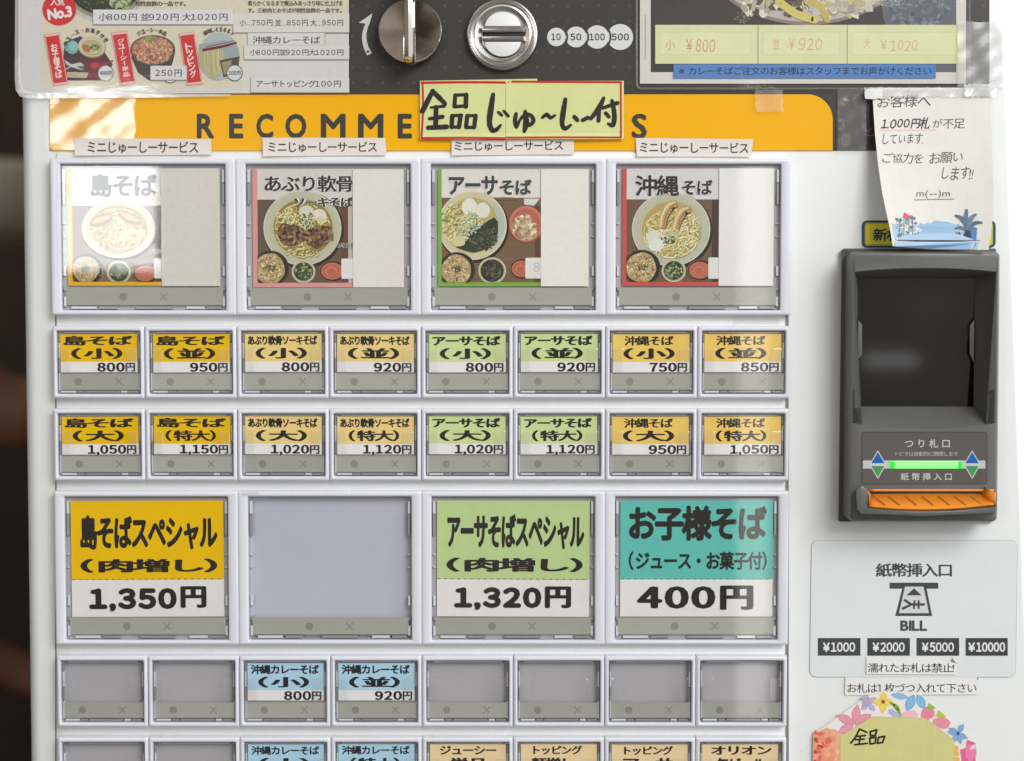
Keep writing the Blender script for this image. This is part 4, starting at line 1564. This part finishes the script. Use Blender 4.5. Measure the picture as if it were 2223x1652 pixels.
p.k, p.ox = KP, 52.08
# picture 1: tray with a children's meal
p.poly([(400, 420), (560, 360), (800, 520), (880, 640), (800, 800), (430, 800), (390, 600)], (72, 52, 54))
p.poly([(560, 600), (800, 560), (820, 640), (820, 800), (600, 790)], (104, 44, 50))
p.ell(480, 470, 62, 68, (112, 168, 166)); p.ell(488, 462, 46, 48, (138, 190, 186)); p.stroke([(425, 440), (405, 470), (425, 505)], 14, (112, 168, 166))
p.ell(675, 470, 138, 108, (150, 128, 108), 8); p.ell(672, 462, 134, 102, (202, 194, 160), 8); p.ell(676, 474, 104, 76, (186, 172, 122), 8)
noodles(p, 690, 490, 90, 55, 30, 12, [(214, 208, 150), (196, 186, 122), (224, 220, 170)]); p.ell(620, 480, 50, 34, (178, 112, 80), 40, wob=.1); speckle(p, 700, 470, 46, 30, 50, 9, [(88, 120, 60), (120, 146, 80), (70, 96, 50)])
p.poly([(395, 590), (470, 640), (560, 620), (600, 650), (585, 700), (480, 670), (420, 640)], (196, 200, 196)); p.poly([(520, 660), (598, 650), (590, 700)], (96, 128, 90))
p.stroke([(410, 690), (470, 660)], 10, (208, 200, 186))
p.ell(705, 655, 54, 44, (150, 36, 48)); p.ell(705, 648, 40, 28, (182, 60, 66)); p.stroke([(740, 660), (880, 605)], 16, (158, 44, 54))
p.poly([(425, 715), (640, 722), (620, 775), (425, 770)], (190, 178, 150)); p.poly([(640, 730), (740, 715), (730, 770), (640, 765)], (140, 40, 52))
p.text('しまそば', 440, 735, 520, 755, (120, 106, 86), .0)
# picture 2: rice bowl
p.poly([(1060, 560), (1500, 520), (1470, 640), (1400, 760), (1240, 800), (1130, 720)], (62, 62, 58)); p.ell(1278, 500, 222, 150, (96, 84, 72)); p.ell(1278, 490, 222, 140, (84, 66, 56)); p.ell(1276, 488, 206, 126, (150, 104, 80))
speckle(p, 1276, 500, 198, 130, 420, 15, [(196, 144, 112), (178, 122, 92), (214, 168, 136), (158, 104, 76), (204, 156, 124)])
speckle(p, 1270, 420, 130, 52, 90, 14, [(206, 164, 132), (192, 146, 114)])
speckle(p, 1250, 385, 52, 30, 70, 9, [(128, 146, 70), (104, 124, 56), (156, 168, 96)])
# picture 3: noodles lifted by chopsticks in a round photo
circ = [(1935 + 204 * math.cos(2 * PI * i / 48), 560 + 236 * math.sin(2 * PI * i / 48)) for i in range(48)]
p.convex(circ, (172, 184, 184))
p.poly([(1740, 440), (2000, 400), (2120, 470), (2138, 560), (2120, 650), (1950, 560), (1800, 560), (1735, 560)], (150, 164, 168))
p.poly([(1740, 500), (1940, 480), (2010, 560), (1935, 760), (1880, 790), (1780, 700), (1740, 600)], (176, 170, 126))
for i in range(26):
    x0 = 1752 + i * 9
    p.stroke([(x0, 500 + p.rnd.uniform(-10, 10)), (x0 + p.rnd.uniform(-8, 8), 610), (x0 + 14, 760 - abs(i - 14) * 6)], 7, shade((194, 188, 142), p.rnd.uniform(.85, 1.1)), caps=False)
p.poly([(1940, 600), (2140, 560), (2130, 650), (2080, 740), (1980, 770)], (88, 72, 56)); p.poly([(1960, 620), (2060, 600), (2050, 730), (1985, 740)], (150, 146, 112))
p.stroke([(1770, 500), (1960, 465), (2110, 425)], [30, 26, 22], (112, 36, 44), caps=False); p.stroke([(1800, 470), (2090, 405)], 9, (140, 60, 64), caps=False)
for cx, cy, t in ((810, 727, '400円'), (2090, 725, '100円'), (1450, 745, '')):
    p.ell(cx, cy, 80, 82, (70, 82, 92)); p.ell(cx, cy, 72, 74, (214, 216, 216))
    if t: p.text(t, cx - 60, cy - 22, cx + 60, cy + 24, (60, 64, 70), .045)
for cs, t in (((200, 345, 350, 325, 438, 835, 290, 855), 'お子様そば'), ((868, 325, 1022, 310, 1108, 830, 955, 850), 'ジューシー単品'), ((1535, 335, 1688, 315, 1770, 835, 1620, 850), 'トッピング')):
    q = [(cs[i], cs[i + 1]) for i in (0, 2, 4, 6)]
    RB = (206, 44, 46)
    p.poly(q, RB); p.poly(inset(q, 4), (226, 206, 196)); p.poly(inset(q, 9), RB)
    a, b = Vector(((q[0][0] + q[1][0]) / 2, (q[0][1] + q[1][1]) / 2)), Vector(((q[2][0] + q[3][0]) / 2, (q[2][1] + q[3][1]) / 2))
    d = (b - a)
    ins = inset(q, 16)
    n = len(t)
    t0 = .2 if n < 7 else .12
    for i, ch in enumerate(t):
        cpt = a + d * (t0 + (.86 - t0) * (i + .5) / n)
        ch2 = '丨' if ch == 'ー' else ch
        hh = 300 / n * .55 if n > 5 else 36
        p.text(ch2, cpt.x - (34 if ch2 != '丨' else 5), cpt.y - hh, cpt.x + (34 if ch2 != '丨' else 5), cpt.y + hh, (236, 222, 216), .03 if ch2 != '丨' else 0, rot=-9, n=6)
    c0, c1, c2, c3 = (Vector(z_) for z_ in q)
    for e0, e1, f0, f1 in ((c0, c1, c0 + (c3 - c0) * .045, c1 + (c2 - c1) * .045), (c3, c2, c3 + (c0 - c3) * .045, c2 + (c1 - c2) * .045)):
        p.poly([tuple(e0 + (f0 - e0) * .3 + Vector((6, 0))), tuple(e1 + (f1 - e1) * .3 - Vector((6, 0))), tuple(f1 - Vector((6, 0))), tuple(f0 + Vector((6, 0)))], (222, 200, 190))


def arc_text(p, t, cx, cy, rx, ry, a0, a1, h, col):
    n = len(t)
    for i, ch in enumerate(t):
        a = R(a0 + (a1 - a0) * (i + .5) / n)
        x, y = cx + rx * math.cos(a), cy + ry * math.sin(a)
        w = h * (.9 if ord(ch) > 255 else .6)
        yy = .12 if ch in 'ー+' else 1
        p.text(ch, x - w / 2, y - h / 2 * yy, x + w / 2, y + h / 2 * yy, col, .045 if yy == 1 else .1, rot=math.degrees(a) + 90, n=6, wide=False)


arc_text(p, 'ジュース+お菓子付き', 625, 560, 240, 262, -158, -32, 46, (82, 74, 66))
arc_text(p, 'ジューシー単品', 1270, 560, 260, 260, -124, -56, 44, (82, 74, 66))
arc_text(p, '麺増し(50g)', 1935, 560, 270, 268, -124, -56, 44, (82, 74, 66))
po = 1.3 * MM
p.build('printed_sheet', M_PHOTO, poster, po)
p = Print(.35144, 0, 0)
for rc, t, tb, col in (((575, 60, 1440, 150), '小800円 並920円 大1020円', (608, 82, 1405, 130), (219, 219, 220)), ((1440, 85, 2155, 200), '小…750円 並…850円 大…950円', (1480, 120, 2118, 162), (220, 216, 210)),
                       ((1530, 205, 2005, 278), '沖縄カレーそば', (1560, 224, 1978, 272), (221, 218, 214)), ((1508, 280, 2155, 366), '小800円並920円大1020円', (1542, 304, 2120, 344), (220, 217, 213)),
                       ((1550, 482, 2155, 570), 'アーサトッピング100円', (1582, 496, 2104, 540), (220, 217, 214)), ((930, 407, 1153, 493), '250円', (958, 430, 1122, 474), (219, 218, 218))):
    q = Print(.35144, 0, 0)
    x0, y0, x1, y1 = rc
    q.rectf(x0 - 2, y0 + 1, x1 + 3, y1 + 5, (150, 145, 136))  # strip's cast shadow, painted as a darker sheet under it
    q.rectf(x0, y0, x1, y1, col)
    q.text(t, *tb, col=(50, 47, 47), bold=.012, n=6, gap=.2)
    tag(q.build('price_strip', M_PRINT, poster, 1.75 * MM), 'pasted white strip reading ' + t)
# laminate sleeve round the poster, with a rolled rim at the left and bottom
mb = MB()
lam = [(36, -300), (757, -300), (757, 205.5), (62, 209), (46, 206), (38, 196), (35, 180)]
mb.flat([W(x, y, 2.2 * MM) for x, y in lam])
mb.obj('laminate', M_LAM, poster, 0)
mb = MB()
rim = [(34, -300), (42, -300), (44, 150), (47, 185), (56, 198), (80, 202), (300, 203), (500, 204.5), (500, 209), (300, 212.5), (62, 214), (44, 210), (34, 196), (32, 170)]
mb.flat([W(x, y, 2.5 * MM) for x, y in rim])
mb.obj('laminate_rim', clear_mat('laminate_edge', .12, 3.0, bump=.3, bscale=60, haze=.45), poster, 0)
mb = MB()
NX, NY = 24, 12
tp = []
for j in range(NY + 1):
    for i in range(NX + 1):
        x, y = 109 + (293 - 109) * i / NX, 212 + (325 - 212) * j / NY
        if i == NX: x += 3 * math.sin(y * .12)
        tp.append(W(x, y, 1.0 * MM + .12 * MM * math.sin(x * .06 + y * .03) * math.sin(y * .05)))
mb.add(tp, [(j * (NX + 1) + i, j * (NX + 1) + i + 1, (j + 1) * (NX + 1) + i + 1, (j + 1) * (NX + 1) + i) for j in range(NY) for i in range(NX)])
mb.obj('tape', clear_mat('wrinkled_tape', .10, 1.5, bump=.12, bscale=45, haze=.09), poster, 60)

# ---- right curry poster
cur = empty('curry_poster', W(1740, 90, 1.2 * MM))
tag(cur, 'laminated black curry noodle poster with green price papers and a blue strip, top right', 'poster')
p = Print(.3905, 1354.2, 0, 31)
p.rectf(88, -600, 1900, 466, (216, 211, 205), 2)
p.rectf(148, -600, 1846, 402, (54, 51, 48), 2)
p.clip(148, -600, 1846, 402)
p.poly([(1400, -300), (1846, -300), (1846, 402), (1560, 402), (1440, 100)], (92, 98, 108))  # grey-blue glare on the right of the picture, put into its colour
speckle(p, 1640, 60, 160, 110, 90, 18, [(108, 114, 122), (84, 90, 98), (124, 130, 138)])
speckle(p, 660, 100, 50, 34, 60, 8, [(96, 92, 86), (130, 124, 116), (72, 68, 64)])
p.ell(1020, -260, 580, 400, (138, 124, 116)); p.ell(1020, -266, 560, 388, (190, 178, 168)); p.ell(1020, -290, 505, 352, (204, 196, 176)); p.ell(1010, -300, 470, 330, (170, 150, 92))
noodles(p, 900, -120, 330, 150, 60, 40, [(206, 190, 96), (190, 170, 84), (220, 208, 130), (160, 140, 70)])
speckle(p, 760, 20, 110, 60, 60, 26, [(190, 184, 160), (120, 110, 80), (214, 210, 196), (84, 76, 54)])
speckle(p, 930, 20, 60, 70, 26, 22, [(90, 80, 60), (66, 58, 44), (110, 100, 76)])
speckle(p, 1200, 0, 190, 90, 90, 30, [(206, 198, 188), (184, 174, 162), (222, 216, 208), (196, 180, 130)])
p.stroke([(860, 10), (960, 80), (1060, 110)], 44, (210, 196, 110)); p.stroke([(1000, -20), (1090, 40), (1130, 110)], 36, (196, 178, 92))
p.noclip()
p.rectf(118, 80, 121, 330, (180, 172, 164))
p.build('printed_sheet', M_PHOTO, cur, 1.3 * MM)
GP = (220, 223, 176)
for x0, x1, t1, t1b, t2, t2b, lab in ((172, 742, '小', (228, 222, 284, 278), '¥800', (345, 218, 505, 292), 'small size ¥800'), (744, 1238, '並', (826, 214, 864, 276), '¥920', (915, 212, 1100, 280), 'regular size ¥920'), (1240, 1890, '大', (1330, 214, 1368, 272), '¥1020', (1424, 222, 1632, 286), 'large size ¥1020')):
    q = Print(.3905, 1354.2, 0, x0)
    for i in range(6):
        a, b = x0 + (x1 - x0) * i / 6, x0 + (x1 - x0) * (i + 1) / 6
        q.layer = 1
        q.convex([(a, 139), (b, 139), (b, 355), (a, 355)], shade(GP, q.rnd.uniform(.985, 1.01)), up=False)
    q.layer = 2
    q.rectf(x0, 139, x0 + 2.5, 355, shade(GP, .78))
    q.rrect(x0 + 28, 178, x1 - 40, 306, 6, shade(GP, .94)); q.rrect(x0 + 30, 181, x1 - 42, 303, 6, shade(GP, 1.02))
    RI = (214, 146, 128) if x0 < 700 else (222, 174, 148)  # ink paler on the right papers, glare put into the colour
    q.text(t1, *t1b, col=RI, jit=.08, bold=.0); q.text(t2[0], t2b[0], t2b[1], t2b[0] + 34, t2b[3] - 4, col=RI, jit=.08, wide=False)
    q.text(t2[1:], t2b[0] + 54, t2b[1], t2b[2], t2b[3], col=RI, shear=.12, jit=.12, gap=.12)
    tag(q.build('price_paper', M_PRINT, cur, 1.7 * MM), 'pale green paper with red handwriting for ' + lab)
q = Print(.3905, 1354.2, 0)
q.rectf(275, 358, 1732, 436, (84, 132, 196), 3)
q.text('※カレーそばご注文のお客様はスタッフまでお声がけください', 305, 372, 1708, 418, (36, 44, 64), .008, n=4)
tag(q.build('blue_strip', M_PRINT, cur, 1.85 * MM), 'blue strip asking curry customers to call the staff')
mb = MB()
lp = rrect(65, -600, 1925, 497, 34, 6)
mb.flat([W(1354.2 + x * .3905, y * .3905, 2.3 * MM) for x, y in lp])
mb.obj('laminate', M_LAM, cur, 0)
mb = MB()
q1 = [(1354.2 + x * .3905, y * .3905) for x, y in lp]
for w_, o in ((0, 0),):
    a = [W(x, y, 2.35 * MM) for x, y in q1]
    b = [W(x, y, 2.75 * MM) for x, y in inset(q1, 1.2)]
    c_ = [W(x, y, 2.5 * MM) for x, y in inset(q1, 3.4)]
    mb.loft([a, b, c_], False, False)
mb.obj('laminate_rim', clear_mat('laminate_fold', .12, 2.6, haze=.12), cur)


def sheet(name, x0, y0, x1, y1, out, m, parent, nx=20, ny=14, ragged=0.0, wave=.25, seed=1, k=1, ox=0, oy=0):
    rn = random.Random(seed)
    mb = MB()
    tp = []
    top_ = [rn.uniform(-ragged, ragged) for _ in range(nx + 1)]
    sd = [rn.uniform(-ragged, ragged) for _ in range(ny + 1)]
    for j in range(ny + 1):
        for i in range(nx + 1):
            x, y = x0 + (x1 - x0) * i / nx, y0 + (y1 - y0) * j / ny
            if j in (0, ny): y += top_[i]
            if i in (0, nx): x += sd[j]
            X_, Y_ = ox + x * k, oy + y * k
            tp.append(W(X_, Y_, out + wave * MM * (math.sin(X_ * .11 + Y_ * .05 + seed) * math.sin(Y_ * .09 + seed * 2) * .6 + math.sin(X_ * .31 + Y_ * .21) * .25)))
    mb.add(tp, [(j * (nx + 1) + i, j * (nx + 1) + i + 1, (j + 1) * (nx + 1) + i + 1, (j + 1) * (nx + 1) + i) for j in range(ny) for i in range(nx)])
    return mb.obj(name, m, parent, 60)


sheet('tape', 2078, 48, 2185, 190, 2.9 * MM, clear_mat('wide_tape', .26, 1.8, bump=.16, bscale=55, haze=.24, stretch=(1, 1, 2.6)), cur, 14, 20, 1.2, .5, 4)
sheet('tape', 1640, 196, 1700, 244, 2.6 * MM, clear_mat('short_tape', .3, 1.6, bump=.12, bscale=40, haze=.10), cur, 8, 8, 2.2, .3, 7)
sheet('tape', 1818, 192, 1880, 330, 2.5 * MM, clear_mat('hanging_tape', .14, 1.8, bump=.4, bscale=45, haze=.07), cur, 8, 16, 1.0, .3, 9)

for k, (x0, y0, x1, y1) in enumerate(((1590, 688, 1690, 704), (524, 1066, 562, 1076), (2148, 60, 2176, 176), (96, 222, 107, 330))):
    o_ = FR + .1 * MM if k == 1 else 1.1 * MM if k == 0 else .3 * MM
    sheet('tape_remnant', x0, y0, x1, y1, o_, clear_mat('old_tape', .26, 2.0, bump=.25, bscale=90, haze=.08), machine, 10, 10, 1.5, .06, k)

# ---- hand written note
K4 = .24173
note = empty('handwritten_note', W(2020, 360, 4 * MM))
tag(note, 'white note with pencil handwriting and a blue seaside watercolour, taped beside the yellow band', 'note')
LE = [(620, 70), (652, 165), (672, 480), (700, 760), (735, 1000), (772, 1180), (808, 1340), (832, 1490)]
RE = [(1700, 66), (1702, 165), (1718, 480), (1730, 760), (1738, 1000), (1736, 1180), (1716, 1360), (1692, 1528)]


def along(E, v):
    for a, b in zip(E, E[1:]):
        if v <= b[1]: return a[0] + (b[0] - a[0]) * (v - a[1]) / (b[1] - a[1])
    return E[-1][0]


p = Print(K4, 1736.1, 173.6, 41)
NV, NU = 30, 12
PAP = (223, 221, 214)
p.layer = 1
for j in range(NV):
    for i in range(NU):
        q = []
        for ii, jj in ((i, j), (i + 1, j), (i + 1, j + 1), (i, j + 1)):
            v = 70 + (1526 - 70) * jj / NV
            vl = 70 + (1492 - 70) * jj / NV
            t = ii / NU
            u = along(LE, vl) * (1 - t) + along(RE, v) * t
            vv = vl * (1 - t) + v * t + (14 * math.sin(PI * t) if jj == NV else 0)
            q.append((u, vv))
        p.convex(q, PAP, up=False)
p.layer = 2
PEN = (84, 82, 85)
p.text('お客様へ', 695, 132, 1175, 250, PEN, .0, jit=.17, shear=.14)
p.text('1.000円札', 725, 334, 1165, 440, (74, 73, 75), .022, jit=.12, shear=.26, gap=.10)
p.text('が不足', 1192, 346, 1480, 440, PEN, .0, jit=.17, shear=.10)
p.stroke([(715, 450), (760, 444), (800, 456), (850, 446), (900, 456), (960, 445), (1040, 454), (1120, 444), (1220, 452)], 13, (236, 196, 190), caps=False)
p.text('しています.', 740, 478, 1105, 576, PEN, .0, jit=.17, shear=.14)
p.text('ご協力を', 738, 655, 1106, 752, PEN, .0, jit=.18, shear=.12); p.text('お願い', 1160, 648, 1460, 752, PEN, .0, jit=.18, shear=.12)
p.text('します!!', 1272, 778, 1560, 900, PEN, .0, jit=.16, shear=.2)
p.text('m(--)m', 1044, 986, 1346, 1066, PEN, .0, wide=False, jit=.03, shear=.06); p.stroke([(1020, 1078), (1200, 1074), (1386, 1070)], 6, PEN, caps=False)
# watercolour
def blobs(x0, y0, x1, y1, cols, n, s1):
    for _ in range(n):
        p.ell(p.rnd.uniform(x0, x1), p.rnd.uniform(y0, y1), s1 * p.rnd.uniform(.6, 1.5), s1 * p.rnd.uniform(.4, 1.1), shade(p.rnd.choice(cols), p.rnd.uniform(.95, 1.06)), p.rnd.uniform(0, 180), n=12, wob=.2)
p.poly([(1040, 1310), (1180, 1285), (1200, 1262), (1330, 1275), (1400, 1300), (1440, 1330), (1440, 1400), (1040, 1400), (1090, 1340)], (150, 184, 214))
p.poly([(820, 1285), (880, 1300), (900, 1400), (1060, 1380), (1400, 1370), (1590, 1340), (1590, 1440), (850, 1436)], (170, 194, 221))
blobs(1080, 1300, 1420, 1400, [(168, 196, 220), (130, 168, 206), (186, 206, 222)], 40, 26)
blobs(850, 1310, 1580, 1430, [(138, 168, 206), (176, 196, 220), (112, 144, 188), (200, 212, 226)], 90, 14)
blobs(870, 1230, 1040, 1430, [(176, 190, 196), (110, 136, 166), (206, 212, 206), (150, 174, 168), (84, 108, 140)], 70, 13)
p.poly([(935, 1188), (1020, 1242), (925, 1240)], (226, 92, 110))
for x in (890, 930, 975, 1010): p.stroke([(x, 1250), (x + 4, 1340), (x, 1420)], 6, (104, 126, 158), caps=False)
p.stroke([(1190, 1340), (1270, 1352), (1400, 1372)], 10, (222, 104, 116)); p.stroke([(1255, 1352), (1330, 1342)], 12, (222, 96, 108)); p.stroke([(1310, 1372), (1400, 1366)], 10, (226, 120, 128))
blobs(1150, 1340, 1200, 1410, [(150, 110, 150), (190, 110, 140)], 14, 9)
blobs(1220, 1370, 1500, 1430, [(70, 78, 96), (110, 118, 130), (150, 150, 140), (96, 120, 96), (200, 190, 170)], 60, 9)
p.poly([(1480, 1350), (1530, 1345), (1535, 1420), (1470, 1420)], (62, 74, 104)); p.poly([(1535, 1350), (1588, 1345), (1580, 1440), (1535, 1436)], (96, 134, 190))
for q, w in (([(1505, 1370), (1490, 1260), (1496, 1160)], [26, 44, 24]), ([(1500, 1340), (1460, 1250), (1390, 1215)], [20, 44, 14]), ([(1500, 1340), (1540, 1240), (1585, 1205)], [20, 44, 14]),
             ([(1510, 1340), (1570, 1285), (1640, 1282)], [20, 38, 12]), ([(1490, 1350), (1440, 1325), (1385, 1338)], [18, 34, 10]), ([(1510, 1350), (1550, 1330), (1590, 1340)], [16, 26, 10])):
    p.stroke(q, w, shade((104, 126, 152), p.rnd.uniform(.9, 1.08)), caps=False, smooth=5)
    p.stroke(q, 5, (72, 92, 122), caps=False, smooth=5)
p.stroke([(870, 1440), (1200, 1444), (1620, 1440)], 4, (90, 100, 124), caps=False)
p.poly([(850, 1455), (1200, 1450), (1580, 1458), (1560, 1520), (1200, 1518), (850, 1494)], (176, 201, 226)); p.poly([(860, 1480), (1200, 1475), (1570, 1470), (1555, 1522), (1150, 1520), (850, 1496)], (148, 180, 216))
blobs(900, 1465, 1560, 1500, [(150, 184, 220), (110, 150, 204), (176, 200, 226)], 30, 18)
p.stroke([(1575, 1460), (1550, 1520)], 10, (50, 74, 110), caps=False); p.poly([(1590, 1455), (1610, 1460), (1590, 1526), (1560, 1524)], (170, 206, 210))


def note_out(x, y):
    t = max(0.0, (y - 190) / 350.0)
    u = (x - 1898) / 260.0
    return 3.0 * MM + 17 * MM * t ** 1.25 + 5 * MM * t * (2 * (u - .5)) ** 2 - 2.0 * MM * math.sin(PI * min(1, t)) * (1 - u)


p.build('sheet', M_PRINT, note, note_out)
sheet('tape', 578, 70, 1768, 152, 4.2 * MM, M_TAPEW, note, 44, 6, 8, .35, 3, K4, 1736.1, 173.6)
sheet('tape', 582, 80, 742, 168, 4.7 * MM, clear_mat('white_tape_end', .3, 1.2, haze=.9, bump=.1), note, 8, 6, 6, .2, 5, K4, 1736.1, 173.6)
sheet('tape', 1480, 40, 1762, 150, 5.0 * MM, clear_mat('crumpled_tape', .24, 2.2, bump=.2, bscale=60, haze=.5), note, 14, 8, 10, .9, 8, K4, 1736.1, 173.6)

# ---- yellow and navy sticker behind the note
p = Print(K4, 1736.1, 173.6)
p.rrect(555, 1262, 1756, 1506, 46, (52, 82, 110)); p.rrect(582, 1284, 1730, 1486, 26, (230, 216, 70)); p.rrect(588, 1290, 1724, 1480, 22, (60, 84, 100)); p.rrect(591, 1293, 1721, 1477, 20, (228, 214, 60))
p.text('新札', 655, 1332, 905, 1448, (44, 68, 96), .03)
tag(p.build('sticker', M_FILM, None, .5 * MM), 'yellow sticker with a navy border half hidden behind the white note', 'sticker')

# ---- two small strips by the silver plate
c6 = dict(k=K6, ox=1718.75, oy=1145.8)
paper_strip('caution_strip', 'white strip reading 濡れたお札は禁止! on the silver plate, corner torn', 'paper strip', ((527, 912), (1166, 918), (1166, 1040), (526, 1034)), (232, 233, 232), '濡れたお札は禁止!', (536, 958, 1148, 1024), .9 * MM, ink=(58, 57, 57), bold=.004, tear=[(1132, 918), (1166, 962), (1152, 956), (1122, 946)], **c6)
paper_strip('caution_strip', 'white strip reading お札は1枚づつ入れて下さい just below the silver plate', 'paper strip', ((377, 1058), (1312, 1056), (1316, 1180), (374, 1184)), (232, 233, 232), 'お札は1枚づつ入れて下さい', (392, 1100, 1306, 1168), .7 * MM, ink=(58, 57, 57), bold=.002, tear=[(1306, 1056), (1318, 1066), (1317, 1084)], **c6)

# ---- flower bordered notice
p = Print(K6, 1718.75, 1145.8, 51)
OUT = [(150, 1462), (545, 1182), (600, 1158), (880, 1158), (1300, 1524), (1300, 2050), (1000, 2300), (450, 2300), (142, 2000)]
p.poly(OUT, (236, 230, 226))


def petal(cx, cy, ang, L, w, col):
    a = R(ang)
    ux, uy = math.cos(a), math.sin(a)
    pts = []
    for t in [i / 10 for i in range(11)]:
        h = w * math.sin(PI * t ** .8) * (.55 + .45 * t)
        pts.append((cx + ux * L * t - uy * h, cy + uy * L * t + ux * h))
    for t in [i / 10 for i in range(10, -1, -1)]:
        h = -w * math.sin(PI * t ** .8) * (.55 + .45 * t)
        pts.append((cx + ux * L * t - uy * h, cy + uy * L * t + ux * h))
    col = tuple(v + (240 - v) * .22 for v in col)
    p.poly(pts, shade(col, .93))
    mid = [(cx + ux * L * .5 + (x - cx - ux * L * .5) * .82, cy + uy * L * .5 + (y - cy - uy * L * .5) * .82) for x, y in pts]
    p.poly(mid, col)


for a in (-80, -28, 22, 148, 205): petal(440, 1385, a, 140, 42, (226, 132, 152))
for a in (-160, -70, 20, 110, 200): petal(540, 1245, a + 30, 70, 26, (178, 160, 206))
petal(500, 1270, -60, 90, 34, (166, 146, 196))
for a in (0, 90, 180, 270): petal(645, 1235, a + 3, 78, 34, (240, 204, 62))
p.ell(645, 1232, 14, 14, (150, 100, 50)); 
p.stroke([(690, 1235), (740, 1270), (770, 1335)], [10, 34, 12], (150, 190, 74), smooth=5); p.stroke([(700, 1300), (740, 1330)], 40, (176, 184, 222))
petal(700, 1180, 10, 130, 30, (112, 178, 224)); petal(865, 1180, 115, 130, 46, (104, 172, 222)); petal(885, 1180, 62, 120, 40, (108, 176, 224))
p.ell(835, 1325, 60, 34, (238, 190, 196), wob=.1); p.ell(960, 1315, 50, 44, (228, 140, 158), -30, wob=.08); p.ell(1060, 1380, 62, 40, (230, 148, 164), 10, wob=.08)
p.poly([(970, 1240), (1018, 1275), (985, 1290), (955, 1275)], (148, 190, 76)); p.poly([(1040, 1290), (1095, 1340), (1050, 1340), (1015, 1335)], (184, 200, 70))
for a in (-150, -60, 30, 75, 120, 190): petal(1175, 1455, a, 78, 26, (104, 154, 214))
p.ell(1175, 1455, 12, 12, (70, 90, 160))
p.poly([(1240, 1500), (1300, 1524), (1300, 2050), (1180, 2050), (1200, 1640), (1190, 1570), (1230, 1560)], (228, 104, 150)); p.ell(1265, 1590, 40, 60, (236, 134, 174), wob=.1); p.poly([(1270, 1545), (1300, 1530), (1296, 1560), (1258, 1572)], (240, 220, 226))
for cx, cy in ((1160, 1560), (1165, 1600), (1168, 1640), (1150, 1580)): p.ell(cx, cy, 20, 18, (240, 180, 92), wob=.1)
p.poly([(150, 1462), (250, 1412), (340, 1475), (338, 2000), (142, 2000)], (236, 168, 136))
blob_c = [(214, 74, 70), (226, 110, 96), (236, 150, 120), (240, 176, 140), (242, 196, 150)]
for _ in range(46):
    x, y = p.rnd.uniform(165, 325), p.rnd.uniform(1445, 1700)
    g = min(4, int((x - 150) / 60 + p.rnd.uniform(0, 1.6)))
    p.ell(x, y, p.rnd.uniform(12, 30), p.rnd.uniform(10, 26), blob_c[g], p.rnd.uniform(0, 180), n=14, wob=.2)
YG = (210, 206, 140)
p.poly([(340, 1475), (565, 1334), (945, 1346), (1150, 1502), (1150, 2000), (340, 2000)], shade(YG, .93)); p.poly([(343, 1479), (567, 1338), (943, 1350), (1147, 1504), (1147, 2000), (343, 2000)], YG)
for x in (520, 760, 930, 1010): p.stroke([(x, 1352), (x + 8, 1500), (x + 4, 1700)], 5, shade(YG, 1.03), caps=False)
BK_ = (46, 46, 44)
for q in ([(478, 1425), (450, 1480), (415, 1524)], [(480, 1425), (528, 1448)], [(452, 1478), (520, 1470)], [(484, 1478), (474, 1530)], [(450, 1500), (510, 1496)], [(444, 1536), (532, 1526)],
          [(556, 1442), (600, 1430), (590, 1468), (556, 1474), (552, 1444)], [(550, 1490), (594, 1482), (588, 1524), (552, 1530), (550, 1490)], [(612, 1484), (656, 1476), (640, 1520), (604, 1526), (612, 1484)]):
    p.stroke(q, 14, BK_, smooth=0 if len(q) == 5 else 3)
tag(p.build('flower_notice', M_PRINT, None, 1.4 * MM), 'eight sided notice with a flower border round olive paper, at the bottom right', 'notice')

if _go.name in bpy.data.objects:
    bpy.data.objects.remove(_go)
